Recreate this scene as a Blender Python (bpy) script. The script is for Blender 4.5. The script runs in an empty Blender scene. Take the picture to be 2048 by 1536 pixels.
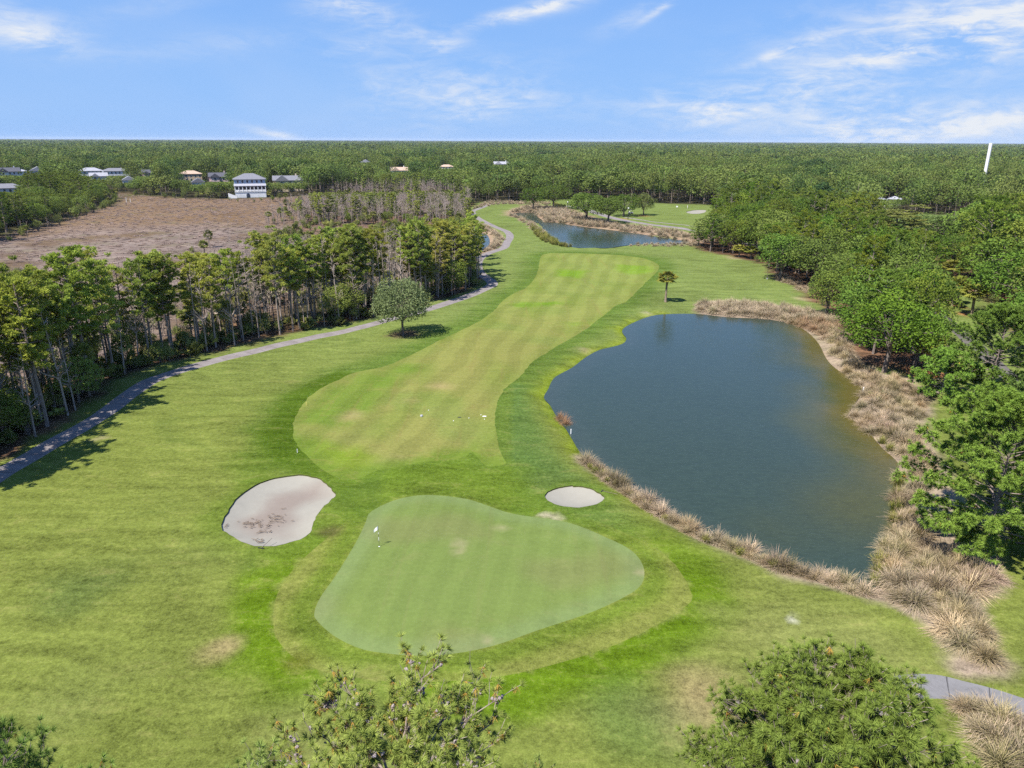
import bpy, math, random
import numpy as np
from mathutils import Vector, Matrix, Euler
from mathutils.geometry import delaunay_2d_cdt

R = math.radians
rng = np.random.default_rng(7)
random.seed(7)
scene = bpy.context.scene
COL = scene.collection

# ------------------------------------------------------------------ camera
FPX, CAMH = 1470.0, 35.0
PITCH = math.atan(488.0 / FPX)
cam_d = bpy.data.cameras.new('camera'); cam = bpy.data.objects.new('camera', cam_d); COL.objects.link(cam)
cam_d.sensor_width = 36.0; cam_d.lens = 36.0 * FPX / 2048.0
cam_d.clip_start = 0.5; cam_d.clip_end = 40000
CM = Matrix.Rotation(math.pi / 2 - PITCH, 4, 'X') @ Matrix.Rotation(0.0045, 4, 'Z')
CM.translation = (0, 0, CAMH)
cam.matrix_world = CM
scene.camera = cam
CR = np.array(CM.to_3x3())

def ray(px, py):
    d = CR @ np.array([(px - 1024.0) / FPX, -(py - 768.0) / FPX, -1.0])
    return d / np.linalg.norm(d)

def at(px, py, z=0.0):
    """survey point of the site seen at photo pixel (px, py) on the level z"""
    d = ray(px, py)
    t = (z - CAMH) / min(d[2], -1e-4)
    return np.array([d[0] * t, d[1] * t])

def ats(pts, z=0.0):
    return np.array([at(x, y, z) for x, y in pts])

def proj(P):
    q = (np.asarray(P, float) - np.array([0, 0, CAMH])) @ CR
    return 1024 + FPX * q[..., 0] / -q[..., 2], 768 - FPX * q[..., 1] / -q[..., 2]

def top_z(base, py):
    """height of something standing at base whose top shows at row py"""
    px, _ = proj(np.array([base[0], base[1], 0.0]))
    d = ray(px, py)
    return CAMH + d[2] / math.hypot(d[0], d[1]) * math.hypot(*base)

# ------------------------------------------------------------------ 2D helpers
def smooth(poly, n=6, closed=True):
    P = np.asarray(poly, float); m = len(P); out = []
    for i in range(m if closed else m - 1):
        p = [P[(i + k) % m] if closed else P[min(max(i + k, 0), m - 1)] for k in (-1, 0, 1, 2)]
        for j in range(n):
            t = j / n
            out.append(0.5 * (2 * p[1] + (p[2] - p[0]) * t + (2 * p[0] - 5 * p[1] + 4 * p[2] - p[3]) * t * t
                              + (3 * p[1] - p[0] - 3 * p[2] + p[3]) * t ** 3))
    if not closed: out.append(P[-1])
    return np.array(out)

def inside(P, poly):
    P = np.atleast_2d(P); x, y = P[:, 0], P[:, 1]; r = np.zeros(len(P), bool)
    a = poly; b = np.roll(poly, -1, 0)
    for (x1, y1), (x2, y2) in zip(a, b):
        if y1 == y2: continue
        c = (y1 > y) != (y2 > y)
        r ^= c & (x < (x2 - x1) * (y - y1) / (y2 - y1) + x1)
    return r

def dist_line(P, line, closed=True):
    P = np.atleast_2d(P); d = np.full(len(P), 1e9)
    b = np.roll(line, -1, 0) if closed else line[1:]
    a = line if closed else line[:-1]
    for p, q in zip(a, b):
        v = q - p; l2 = max(v @ v, 1e-9)
        t = np.clip(((P - p) @ v) / l2, 0, 1)
        e = P - p - t[:, None] * v
        d = np.minimum(d, (e * e).sum(1))
    return np.sqrt(d)

def sdist(P, poly):
    d = dist_line(P, poly)
    return np.where(inside(P, poly), -d, d)

def sstep(a, b, x):
    t = np.clip((x - a) / (b - a), 0, 1)
    return t * t * (3 - 2 * t)

def wob(P, s, seed=0):
    """cheap smooth noise in about -1..1, wavelength about s metres"""
    r = np.random.default_rng(seed); v = np.zeros(len(P))
    for k in range(6):
        a = r.uniform(0, 6.283); f = 6.283 / s * r.uniform(0.6, 1.7)
        v += np.sin((P[:, 0] * math.cos(a) + P[:, 1] * math.sin(a)) * f + r.uniform(0, 6.283))
    return v / 3.0

# ------------------------------------------------------------------ site survey
GREEN = smooth(ats([(742,1032),(786,1008),(839,996),(888,995),(937,1002),(986,1018),(1025,1029),(1108,1042),(1161,1056),(1220,1081),(1264,1105),(1286,1134),(1286,1164),(1264,1188),(1206,1217),(1132,1247),(1059,1274),(986,1300),(913,1317),(839,1322),(766,1315),(717,1305),(668,1281),(634,1249),(630,1232),(642,1203),(673,1159),(712,1095),(731,1056)]), 4)
APRON = smooth(ats([(566,1173),(551,1212),(549,1266),(571,1305),(612,1334),(680,1356),(800,1372),(950,1367),(1060,1347),(1180,1310),(1290,1262),(1365,1215),(1384,1190),(1357,1140),(1318,1105),(1230,1058),(1150,1030),(1060,1014),(960,990),(860,985),(790,998),(737,1022),(700,1046),(660,1080),(605,1125)]), 4)
FAIR = smooth(ats([(590,882),(604,902),(629,926),(660,950),(700,962),(756,940),(800,933),(824,928),(873,921),(929,914),(942,905),(956,912),(972,930),(1012,926),(1004,910),(995,885),(990,841),(993,812),(1000,793),(1013,775),(1042,752),(1068,722),(1109,696),(1147,673),(1173,656),(1196,639),(1214,626),(1232,612),(1252,604),(1279,577),(1308,550),(1318,536),(1312,526),(1284,516),(1226,509),(1153,506),(1103,507),(1085,511),(1080,520),(1074,547),(1057,573),(1012,596),(983,626),(939,655),(881,681),(822,711),(764,734),(705,746),(676,760),(641,778),(611,801),(591,834),(586,860)]), 4)
BUNK1 = smooth(ats([(443,1052),(460,1020),(490,988),(530,966),(570,957),(605,954),(640,963),(662,980),(671,996),(660,1008),(640,1030),(628,1052),(621,1073),(600,1086),(560,1097),(520,1099),(485,1089),(452,1070)]), 4)
BUNK2 = smooth(ats([(1089,995),(1100,983),(1125,975),(1150,973),(1180,979),(1205,992),(1207,1002),(1185,1013),(1150,1018),(1110,1012)]), 4)
BUNK3 = smooth(ats([(1372,424),(1392,420),(1412,421),(1405,427),(1385,428)]), 4)
POND = smooth(ats([(1170,901),(1153,875),(1138,851),(1120,828),(1106,804),(1094,790),(1103,773),(1107,763),(1117,749),(1150,731),(1176,711),(1202,697),(1226,691),(1250,684),(1258,673),(1249,660),(1256,650),(1276,640),(1299,631),(1328,626),(1393,625),(1448,631),(1507,634),(1551,638),(1589,648),(1612,661),(1633,683),(1647,711),(1665,731),(1697,752),(1719,772),(1710,792),(1690,822),(1703,836),(1726,853),(1758,890),(1779,908),(1791,926),(1786,967),(1785,1011),(1776,1040),(1758,1078),(1746,1137),(1738,1168),(1716,1158),(1650,1138),(1590,1124),(1520,1100),(1448,1074),(1380,1047),(1300,1002),(1240,957),(1195,924)]), 3)
POND2 = smooth(ats([(1088,462),(1087,452),(1080,444),(1110,443),(1138,448),(1174,453),(1218,458),(1271,465),(1322,473),(1360,478),(1376,482),(1360,486),(1309,486),(1283,486),(1245,489),(1220,493),(1189,493),(1145,492),(1123,482),(1106,471)]), 3)
POND3 = smooth(ats([(1026,429),(1034,424),(1066,424),(1074,432),(1085,441),(1076,444),(1062,439),(1045,435)]), 3)
POND4 = smooth(ats([(950,468),(970,466),(977,480),(971,495),(956,500),(946,490)]), 3)
PONDS = [POND, POND2, POND3, POND4]
BANK = ats([(1160,908),(1163,927),(1178,939),(1203,950),(1222,960),(1252,982),(1292,1006),(1340,1040),(1400,1073),(1448,1096),(1501,1117),(1559,1140),(1612,1158),(1671,1175),(1750,1199),(1808,1225),(1858,1260),(1885,1295),(1911,1330),(1930,1352),(2008,1362),(2028,1337),(1977,1280),(1952,1240),(1970,1202),(1998,1187),(2002,1140),(1990,1120),(1920,1000),(1870,900),(1845,850),(1862,800),(1830,760),(1760,748),(1720,735),(1700,690),(1690,655),(1650,628),(1600,616),(1560,612),(1500,603),(1440,600),(1395,606),(1393,626),(1500,690),(1600,800),(1700,950),(1650,1080),(1450,1040)])
BANK2 = ats([(1090,463),(1083,445),(1060,442),(1018,430),(1010,423),(1040,416),(1060,408),(1130,414),(1180,432),(1240,448),(1300,455),(1372,465),(1420,475),(1400,488),(1376,486),(1330,470)])
BANK4 = ats([(930,450),(958,446),(992,462),(1004,478),(1000,492),(975,508),(935,505)])
PATHS = {
 'main': (ats([(-220,1075),(-60,985),(0,945),(60,912),(110,882),(170,850),(220,820),(260,790),(300,765),(350,747),(420,725),(500,705),(560,690),(640,671),(700,658),(760,643),(830,626),(880,611),(930,593),(965,579),(984,570),(980,561),(966,552),(956,540),(956,522),(966,511),(985,503),(1007,495),(1014,484),(1020,473),(1013,463),(992,454),(968,443),(950,432),(945,423),(956,418),(972,412),(978,407)]), 1.35, 1.5),
 'near': (ats([(2900,1640),(2560,1565),(2300,1500),(2140,1450),(2060,1428),(1990,1405),(1930,1388),(1875,1374),(1810,1378),(1745,1408),(1705,1450),(1688,1500),(1676,1560),(1640,1700)]), 1.2, 1.2),
}
ROADS = {
 'far': (ats([(1130,412),(1165,417),(1200,428),(1244,440),(1300,449),(1372,459),(1450,474),(1540,500)]), 2.4, 2.4),
 'thin': (ats([(1249,434),(1300,442),(1370,450),(1430,458)]), 0.9, 0.9),
 'right': (ats([(1835,575),(1866,616),(1890,640),(1926,670),(1960,700),(2010,745),(2110,830)]), 1.5, 1.5),
}
MARSH = ats([(-300,640),(-300,500),(0,470),(60,455),(130,436),(190,420),(232,409),(236,398),(180,390),(200,384),(260,388),(340,396),(450,398),(560,395),(680,388),(760,383),(800,381),(870,385),(900,405),(880,450),(700,560),(560,620),(420,690),(260,730),(120,790),(0,830)])
LWOOD = ats([(-260,1040),(-60,955),(0,915),(60,880),(110,850),(165,812),(205,775),(250,757),(300,737),(345,722),(400,708),(450,698),(520,682),(600,662),(700,645),(760,630),(820,612),(880,598),(930,582),(960,566),(962,552),(950,540),(950,515),(945,500),(938,485),(935,455),(940,436),(935,418),(945,405),(935,397),(880,390),(800,384),(740,390),(650,398),(620,425),(570,470),(530,530),(470,620),(380,672),(300,690),(150,730),(0,780),(-200,830)])
RWOOD1 = ats([(1392,497),(1415,505),(1450,510),(1500,520),(1528,527),(1548,556),(1590,570),(1640,612),(1672,626),(1695,640),(1708,690),(1725,725),(1752,737),(1800,742),(1845,745),(1905,728),(1880,672),(1858,640),(1845,600),(1842,560),(1850,540),(1860,510),(1830,480),(1740,462),(1600,440),(1450,430),(1400,470)])
RWOOD2 = ats([(1880,560),(1925,575),(1970,600),(2010,640),(2060,690),(2200,760),(2400,760),(2400,470),(2100,460),(1930,468),(1880,500),(1866,530)])
LISLE = ats([(-300,560),(0,492),(50,478),(120,450),(190,428),(232,411),(236,396),(170,388),(60,392),(-100,400),(-300,430)])
GOLF2 = ats([(1145,398),(1290,409),(1370,412),(1440,417),(1445,440),(1420,500),(1380,520),(1100,500),(945,440),(940,408),(1000,404)])
GOLF3 = ats([(1760,427),(1930,431),(1945,446),(1940,462),(1850,470),(1770,472),(1740,450)])
SITE = ats([(-300,1100),(0,900),(330,720),(600,655),(900,585),(960,540),(930,440),(940,406),(1100,402),(1420,410),(1440,470),(1560,520),(1700,600),(1870,500),(2000,470),(2500,600),(2500,1600),(-300,1600)])

def height(P):
    P = np.atleast_2d(np.asarray(P, float))
    z = 0.16 * wob(P, 34, 3) + 0.05 * wob(P, 11, 4)
    near = np.hypot(P[:, 0], P[:, 1]) < 700
    if near.any():
        Q = P[near]; zz = z[near]
        for pd in PONDS:
            d = sdist(Q, pd)
            k = sstep(3.2, 0.0, d)
            zz = zz * (1 - k) - 0.62 * k - 1.2 * sstep(0, -6, d)
        for b in (BUNK1, BUNK2, BUNK3):
            d = sdist(Q, b)
            zz = zz + 0.16 * sstep(2.5, 0.0, np.abs(d)) * (d > 0) + np.where(d <= 0, 0.16 * sstep(-0.5, 0, d) - 0.35 * sstep(0, -2.2, d), 0)
        d = sdist(Q, GREEN); zz = zz + 0.45 * sstep(9, -6, d)
        z[near] = zz
    return z

def gz(x, y):
    return float(height([[x, y]])[0])

# ------------------------------------------------------------------ tagging
def tag(o, label=None, cat=None, group=None, kind=None):
    if label: o['label'] = label
    if cat: o['category'] = cat
    if group: o['group'] = group
    if kind: o['kind'] = kind
    return o

def empty(name, loc, rz=0.0, s=1.0):
    o = bpy.data.objects.new(name, None); COL.objects.link(o)
    o.location = loc; o.rotation_euler = (0, 0, rz)
    o.scale = (s, s, s) if np.isscalar(s) else s
    return o

def put(name, mesh, parent=None, loc=None, rz=0.0, s=1.0, link=True):
    o = bpy.data.objects.new(name, mesh)
    if link: COL.objects.link(o)
    if parent: o.parent = parent
    if loc is not None:
        o.location = loc; o.rotation_euler = (0, 0, rz)
        o.scale = (s, s, s) if np.isscalar(s) else s
    return o

# ------------------------------------------------------------------ mesh building
class MB:
    """collects vertices and faces for ONE mesh; tint is a per-vertex value read by the materials"""
    def __init__(s): s.V = []; s.T = []; s.F = []; s.M = []; s.n = 0
    def add(s, V, F, tint=0.5, mat=0):
        V = np.asarray(V, float).reshape(-1, 3)
        t = np.full(len(V), tint) if np.isscalar(tint) else np.asarray(tint, float)
        s.V.append(V); s.T.append(t)
        F = np.asarray(F, int) + s.n
        s.F.append(F); s.M.append(np.full(len(F), mat)); s.n += len(V)
        return s
    def join(s, o, mat=None):
        for V, T, F, M in zip(o.V, o.T, o.F, o.M):
            s.add(V, F - F.min() if len(F) else F, T, 0)
            s.M[-1] = M if mat is None else np.full(len(M), mat)
        return s
    def mesh(s, name, mats, smooth_=False):
        me = bpy.data.meshes.new(name)
        V = np.concatenate(s.V); T = np.concatenate(s.T); M = np.concatenate(s.M)
        sizes = np.concatenate([np.full(len(f), f.shape[1]) for f in s.F])
        loops = np.concatenate([f.ravel() for f in s.F])
        me.vertices.add(len(V)); me.vertices.foreach_set('co', V.ravel().astype(np.float32))
        me.loops.add(len(loops)); me.loops.foreach_set('vertex_index', loops.astype(np.int32))
        me.polygons.add(len(sizes))
        me.polygons.foreach_set('loop_start', np.concatenate([[0], np.cumsum(sizes)[:-1]]).astype(np.int32))
        me.polygons.foreach_set('material_index', M.astype(np.int32))
        me.polygons.foreach_set('use_smooth', np.full(len(sizes), smooth_))
        a = me.attributes.new('tint', 'FLOAT', 'POINT'); a.data.foreach_set('value', T.astype(np.float32))
        for m in (mats if isinstance(mats, (list, tuple)) else [mats]): me.materials.append(m)
        me.update(calc_edges=True); me.validate()
        return me

def unit(v):
    v = np.asarray(v, float)
    return v / np.maximum(np.linalg.norm(v, axis=-1, keepdims=True), 1e-9)

def tube(mb, pts, rad, sides=6, tint=0.5, mat=0):
    pts = np.asarray(pts, float); n = len(pts)
    rad = np.full(n, rad) if np.isscalar(rad) else np.asarray(rad, float)
    tan = unit(np.gradient(pts, axis=0))
    up = np.where(np.abs(tan[:, 2:3]) > 0.92, np.array([[1.0, 0, 0]]), np.array([[0, 0, 1.0]]))
    a = unit(np.cross(tan, up)); b = np.cross(tan, a)
    th = np.arange(sides) * 2 * math.pi / sides
    V = pts[:, None, :] + rad[:, None, None] * (np.cos(th)[None, :, None] * a[:, None, :] + np.sin(th)[None, :, None] * b[:, None, :])
    i = np.arange(n - 1)[:, None] * sides; j = np.arange(sides)[None, :]; k = (j + 1) % sides
    F = np.stack([i + j, i + k, i + sides + k, i + sides + j], -1).reshape(-1, 4)
    t = tint if np.isscalar(tint) else np.repeat(tint, sides)
    mb.add(V.reshape(-1, 3), F, t, mat)
    if sides > 2:
        cap = np.array([[q for q in range(sides)]])
        mb.add(V[-1], cap, tint if np.isscalar(tint) else tint[-1], mat)

def box(mb, c, d, rz=0.0, tint=0.5, mat=0):
    x, y, z = np.asarray(d, float) / 2
    V = np.array([[-x,-y,-z],[x,-y,-z],[x,y,-z],[-x,y,-z],[-x,-y,z],[x,-y,z],[x,y,z],[-x,y,z]])
    cs, sn = math.cos(rz), math.sin(rz)
    V = V @ np.array([[cs, sn, 0], [-sn, cs, 0], [0, 0, 1]]) + np.asarray(c, float)
    mb.add(V, [[0,3,2,1],[4,5,6,7],[0,1,5,4],[1,2,6,5],[2,3,7,6],[3,0,4,7]], tint, mat)

def cards(mb, C, A, l, w, tint, r, mat=0, nrm=None, wild=0.45):
    """rhombic leaf faces at C along A, turned towards nrm as leaves turn to the light"""
    C = np.asarray(C, float); n = len(C)
    Q = r.normal(size=(n, 3))
    if nrm is not None: Q = unit(nrm) + Q * wild
    A = unit(A); W = unit(np.cross(A, Q))
    l = np.broadcast_to(l, n)[:, None]; w = np.broadcast_to(w, n)[:, None]
    V = np.stack([C - A * l / 2, C + W * w / 2 - A * l * 0.05, C + A * l / 2, C - W * w / 2 - A * l * 0.05], 1).reshape(-1, 3)
    F = np.arange(4 * n).reshape(n, 4)
    t = np.repeat(np.broadcast_to(tint, n), 4)
    mb.add(V, F, t, mat)

def on_sphere(r, n, up=0.0):
    v = r.normal(size=(n, 3)); v = unit(v); v[:, 2] += up
    return unit(v)

# ------------------------------------------------------------------ materials
class N:
    """small node-graph helper"""
    def __init__(s, m): 
        s.m = m; m.use_nodes = True; s.t = m.node_tree; s.t.nodes.clear()
    def new(s, kind, **kw):
        n = s.t.nodes.new(kind)
        for k, v in kw.items():
            if k.startswith('_'): setattr(n, k[1:], v)
        return n
    def ln(s, a, b): s.t.links.new(a, b)
    def put(s, sock, v):
        if hasattr(v, 'links') or isinstance(v, bpy.types.NodeSocket): s.ln(v, sock)
        else: sock.default_value = v
    def math(s, op, a, b=0.0, c=0.0, clamp=False):
        n = s.new('ShaderNodeMath', _operation=op, _use_clamp=clamp)
        for i, v in enumerate((a, b, c)): s.put(n.inputs[i], v)
        return n.outputs[0]
    def vmath(s, op, a, b=(0, 0, 0)):
        n = s.new('ShaderNodeVectorMath', _operation=op)
        s.put(n.inputs[0], a); s.put(n.inputs[1], b)
        return n.outputs[0] if op not in ('DOT_PRODUCT', 'LENGTH') else n.outputs[1]
    def mix(s, f, a, b, blend='MIX'):
        n = s.new('ShaderNodeMix', _data_type='RGBA', _blend_type=blend)
        n.clamp_factor = True
        s.put(n.inputs[0], f)
        for i, v in ((6, a), (7, b)):
            s.put(n.inputs[i], v if not isinstance(v, tuple) else (*v, 1.0)[:4])
        return n.outputs[2]
    def noise(s, vec, scale, detail=3.0, rough=0.55, dist=0.0):
        n = s.new('ShaderNodeTexNoise')
        s.put(n.inputs['Vector'], vec); n.inputs['Scale'].default_value = scale
        n.inputs['Detail'].default_value = detail; n.inputs['Roughness'].default_value = rough
        n.inputs['Distortion'].default_value = dist
        return n.outputs[0]
    def ramp(s, f, a, b):
        n = s.new('ShaderNodeMapRange', _interpolation_type='SMOOTHSTEP')
        s.put(n.inputs[0], f); n.inputs[1].default_value = a; n.inputs[2].default_value = b
        return n.outputs[0]
    def pos(s): return s.new('ShaderNodeNewGeometry').outputs['Position']
    def attr(s, name, vec=False):
        n = s.new('ShaderNodeAttribute', _attribute_name=name)
        return n.outputs['Color'] if vec else n.outputs['Fac']
    def scale(s, v, xyz, rz=0.0):
        n = s.new('ShaderNodeMapping'); s.ln(v, n.inputs[0])
        n.inputs['Rotation'].default_value = (0, 0, rz); n.inputs['Scale'].default_value = xyz
        return n.outputs[0]
    def out(s, sh):
        o = s.new('ShaderNodeOutputMaterial'); s.ln(sh, o.inputs[0]); return s.m
    def diffuse(s, col, normal=None):
        n = s.new('ShaderNodeBsdfDiffuse'); s.put(n.inputs[0], col if not isinstance(col, tuple) else (*col, 1))
        if normal is not None: s.ln(normal, n.inputs['Normal'])
        return n.outputs[0]
    def bsdf(s, col, rough=0.6, spec=0.4, metal=0.0, normal=None):
        n = s.new('ShaderNodeBsdfPrincipled'); s.put(n.inputs['Base Color'], col if not isinstance(col, tuple) else (*col, 1))
        s.put(n.inputs['Roughness'], rough); n.inputs['Specular IOR Level'].default_value = spec
        n.inputs['Metallic'].default_value = metal
        if normal is not None: s.ln(normal, n.inputs['Normal'])
        return n.outputs[0]
    def bump(s, h, strength=0.4, dist=0.1):
        n = s.new('ShaderNodeBump'); s.ln(h, n.inputs['Height'])
        n.inputs['Strength'].default_value = strength; n.inputs['Distance'].default_value = dist
        return n.outputs[0]

def newmat(name): return N(bpy.data.materials.new(name))

def leaf_mat(name, dark, light, other, amt=0.35, trans=0.28, objtint=True):
    """foliage: leaf clumps between two greens, each plant a little different; thin leaves let light through"""
    g = newmat(name)
    oi = g.new('ShaderNodeObjectInfo')
    c = g.mix(g.attr('tint'), dark, light)
    c = g.mix(g.math('MULTIPLY', oi.outputs['Random'], amt), c, other)
    r2 = g.math('FRACT', g.math('MULTIPLY', oi.outputs['Random'], 17.3))
    v = g.math('ADD', 0.74, g.math('MULTIPLY', r2, 0.52))
    hs = g.new('ShaderNodeHueSaturation'); g.ln(c, hs.inputs['Color']); g.ln(v, hs.inputs['Value'])
    c = hs.outputs[0]
    if name == 'forest_leaves':
        pn = g.noise(g.pos(), 0.011, 4, 0.6)
        c = g.mix(g.math('MULTIPLY', g.ramp(pn, 0.5, 0.68), 0.8), c, (0.040, 0.088, 0.034))
        c = g.mix(g.math('MULTIPLY', g.ramp(pn, 0.5, 0.34), 0.35), c, (0.20, 0.225, 0.06))
    if objtint: c = g.mix(1.0, c, oi.outputs['Color'], 'MULTIPLY')
    d = g.diffuse(c)
    t = g.new('ShaderNodeBsdfTranslucent'); g.ln(c, t.inputs[0])
    m = g.new('ShaderNodeMixShader'); m.inputs[0].default_value = trans
    g.ln(d, m.inputs[1]); g.ln(t.outputs[0], m.inputs[2])
    return g.out(m.outputs[0])

def bark_mat(name, a, b, sc=3.0):
    g = newmat(name); p = g.new('ShaderNodeTexCoord').outputs['Object']
    oi = g.new('ShaderNodeObjectInfo').outputs['Random']
    n = g.noise(g.scale(p, (sc, sc, sc * 0.25)), 2.0, 4)
    c = g.mix(g.ramp(n, 0.3, 0.7), a, b)
    c = g.mix(g.math('MULTIPLY', oi, 0.4), c, tuple(x * 0.55 for x in a))
    return g.out(g.diffuse(c))

def plain_mat(name, col, rough=0.6, spec=0.3, var=0.15, sc=4.0, metal=0.0):
    g = newmat(name); p = g.new('ShaderNodeTexCoord').outputs['Object']
    n = g.noise(p, sc, 4)
    c = g.mix(g.ramp(n, 0.3, 0.7), tuple(x * (1 - var) for x in col), tuple(min(1, x * (1 + var)) for x in col))
    return g.out(g.bsdf(c, rough, spec, metal))

def turf_mat(name, stripe=None, patch=0.5, grain=0.5, tan=(0.145, 0.125, 0.045), dark=(0.030, 0.052, 0.010), tan_amt=0.35, dark_amt=0.4):
    """mown turf: tone from the 'gcol' attribute, broken by dry and lush patches, blade grain and mower passes"""
    g = newmat(name); p = g.pos(); c = g.attr('gcol', True)
    warp = g.noise(p, 0.05, 2)
    big = g.noise(p, 0.045, 4, 0.6, 1.2)
    mid = g.noise(g.scale(p, (0.30, 0.62, 0.3), 0.6), 1.0, 5, 0.68, 0.9)
    fine = g.noise(p, 2.3, 3, 0.7)
    grit = g.noise(p, 9.0, 2, 0.7)
    c = g.mix(g.math('MULTIPLY', g.ramp(mid, 0.52, 0.78), tan_amt), c, tan)
    sw = g.noise(g.scale(g.vmath('ADD', p, g.vmath('MULTIPLY', g.vmath('SUBTRACT', g.noise(p, 0.03, 2), (.5, .5, .5)), (14, 14, 0))), (0.05, 0.62, 1), R(-38)), 1.0, 3, 0.6)
    c = g.mix(g.math('MULTIPLY', g.ramp(big, 0.55, 0.75), dark_amt), c, dark)
    f2 = g.math('MULTIPLY', g.ramp(fine, 0.58, 0.8), 0.45 * grain)
    c = g.mix(f2, c, tan)
    v = g.math('ADD', g.math('MULTIPLY', g.math('SUBTRACT', mid, 0.5), 0.8 * patch),
               g.math('ADD', g.math('MULTIPLY', g.math('SUBTRACT', fine, 0.5), 1.25 * grain), g.math('MULTIPLY', g.math('SUBTRACT', grit, 0.5), 1.2 * grain)))
    v = g.math('ADD', v, g.math('MULTIPLY', g.math('SUBTRACT', big, 0.5), 0.7 * patch))
    v = g.math('ADD', v, g.math('MULTIPLY', g.math('SUBTRACT', sw, 0.5), 0.75 * patch))
    if stripe:
        ang, wid, amt, wrp = stripe
        cs, sn = math.cos(ang), math.sin(ang)
        u = g.vmath('DOT_PRODUCT', p, (cs, sn, 0))
        u = g.math('ADD', u, g.math('MULTIPLY', warp, wrp))
        w = g.math('SINE', g.math('MULTIPLY', u, math.pi / wid))
        w = g.math('MULTIPLY', g.ramp(w, -0.5, 0.5), amt)
        v = g.math('ADD', v, g.math('SUBTRACT', w, amt / 2))
        # dry scuff lines along the mower passes
        q = g.scale(p, (1.0 / wid * 1.3, 0.035, 1), -ang)
        s_ = g.noise(q, 1.0, 3, 0.6)
        c = g.mix(g.math('MULTIPLY', g.ramp(s_, 0.56, 0.72), 0.55 * tan_amt), c, tan)
    v = g.math('ADD', v, 1.0)
    c = g.mix(1.0, c, v, 'MULTIPLY')
    h = g.math('ADD', fine, g.math('MULTIPLY', grit, 0.6))
    return g.out(g.diffuse(c, g.bump(h, 0.35 * grain, 0.08)))

MAT = {}
MAT['rough'] = turf_mat('rough_grass', None, 1.25, 1.1, tan_amt=0.45, dark_amt=0.5)
MAT['fairway'] = turf_mat('fairway_grass', (R(-11), 2.3, 0.13, 6.0), 0.4, 0.65, tan=(0.165, 0.135, 0.045), dark=(0.060, 0.088, 0.02), tan_amt=0.6, dark_amt=0.4)
MAT['green'] = turf_mat('green_grass', (R(-8), 1.15, 0.06, 2.0), 0.22, 0.3, tan=(0.155, 0.15, 0.06), dark=(0.065, 0.105, 0.03), tan_amt=0.32, dark_amt=0.16)

def sand_mat():
    g = newmat('bunker_sand'); p = g.pos()
    c = g.attr('gcol', True)
    n = g.noise(p, 0.9, 5, 0.65, 0.6); f = g.noise(g.scale(p, (3, 9, 3), 0.6), 1.0, 3)
    v = g.math('ADD', 0.86, g.math('ADD', g.math('MULTIPLY', n, 0.18), g.math('MULTIPLY', f, 0.10)))
    c = g.mix(1.0, c, v, 'MULTIPLY')
    return g.out(g.diffuse(c, g.bump(g.math('ADD', f, n), 0.25, 0.05)))
MAT['sand'] = sand_mat()

def path_mat(name, a, b, joint=2.4):
    g = newmat(name); p = g.pos()
    n = g.noise(p, 0.5, 5, 0.65); f = g.noise(p, 6.0, 3)
    c = g.mix(g.ramp(n, 0.3, 0.7), a, b)
    c = g.mix(g.math('MULTIPLY', f, 0.25), c, tuple(x * 0.6 for x in a))
    if joint:
        u = g.math('FRACT', g.math('DIVIDE', g.attr('along'), joint))
        k = g.math('LESS_THAN', u, 0.03)
        c = g.mix(g.math('MULTIPLY', k, 0.7), c, tuple(x * 0.22 for x in a))
        e = g.noise(p, 0.8, 6, 0.7, 1.5)
        cr = g.math('LESS_THAN', g.math('ABSOLUTE', g.math('SUBTRACT', e, 0.5)), 0.006)
        c = g.mix(g.math('MULTIPLY', cr, 0.4), c, tuple(x * 0.3 for x in a))
    return g.out(g.diffuse(c))
MAT['path'] = path_mat('path_concrete', (0.190, 0.166, 0.158), (0.255, 0.228, 0.220))
MAT['path_grey'] = path_mat('path_weathered', (0.160, 0.154, 0.152), (0.205, 0.198, 0.196))
MAT['road'] = path_mat('road_asphalt', (0.19, 0.165, 0.165), (0.25, 0.225, 0.22), 0)
MAT['road2'] = path_mat('old_asphalt', (0.10, 0.09, 0.085), (0.15, 0.135, 0.125), 0)

def water_mat():
    g = newmat('pond_water'); p = g.pos()
    c = g.attr('gcol', True)
    w1 = g.noise(g.scale(p, (1.1, 2.6, 1), 0.15), 1.0, 3, 0.6, 0.3)
    w2 = g.noise(g.scale(p, (3.2, 7.0, 1), -0.1), 1.0, 2, 0.6, 0.2)
    gust = g.noise(p, 0.06, 3)
    h = g.math('ADD', w1, g.math('MULTIPLY', w2, 0.5))
    st = g.math('MULTIPLY', g.ramp(gust, 0.3, 0.65), 1.0)
    b = g.new('ShaderNodeBump'); g.ln(h, b.inputs['Height']); b.inputs['Distance'].default_value = 0.06
    g.ln(g.math('ADD', 0.22, g.math('MULTIPLY', st, 0.26)), b.inputs['Strength'])
    rip = g.math('ADD', 0.42, g.math('MULTIPLY', g.math('ADD', w2, w1), 0.55))
    c = g.mix(1.0, c, rip, 'MULTIPLY')
    n = g.new('ShaderNodeBsdfPrincipled'); g.ln(c, n.inputs['Base Color'])
    n.inputs['Roughness'].default_value = 0.07; n.inputs['IOR'].default_value = 1.33; n.inputs['Specular IOR Level'].default_value = 0.32
    g.ln(b.outputs[0], n.inputs['Normal'])
    return g.out(n.outputs[0])
MAT['water'] = water_mat()

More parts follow.
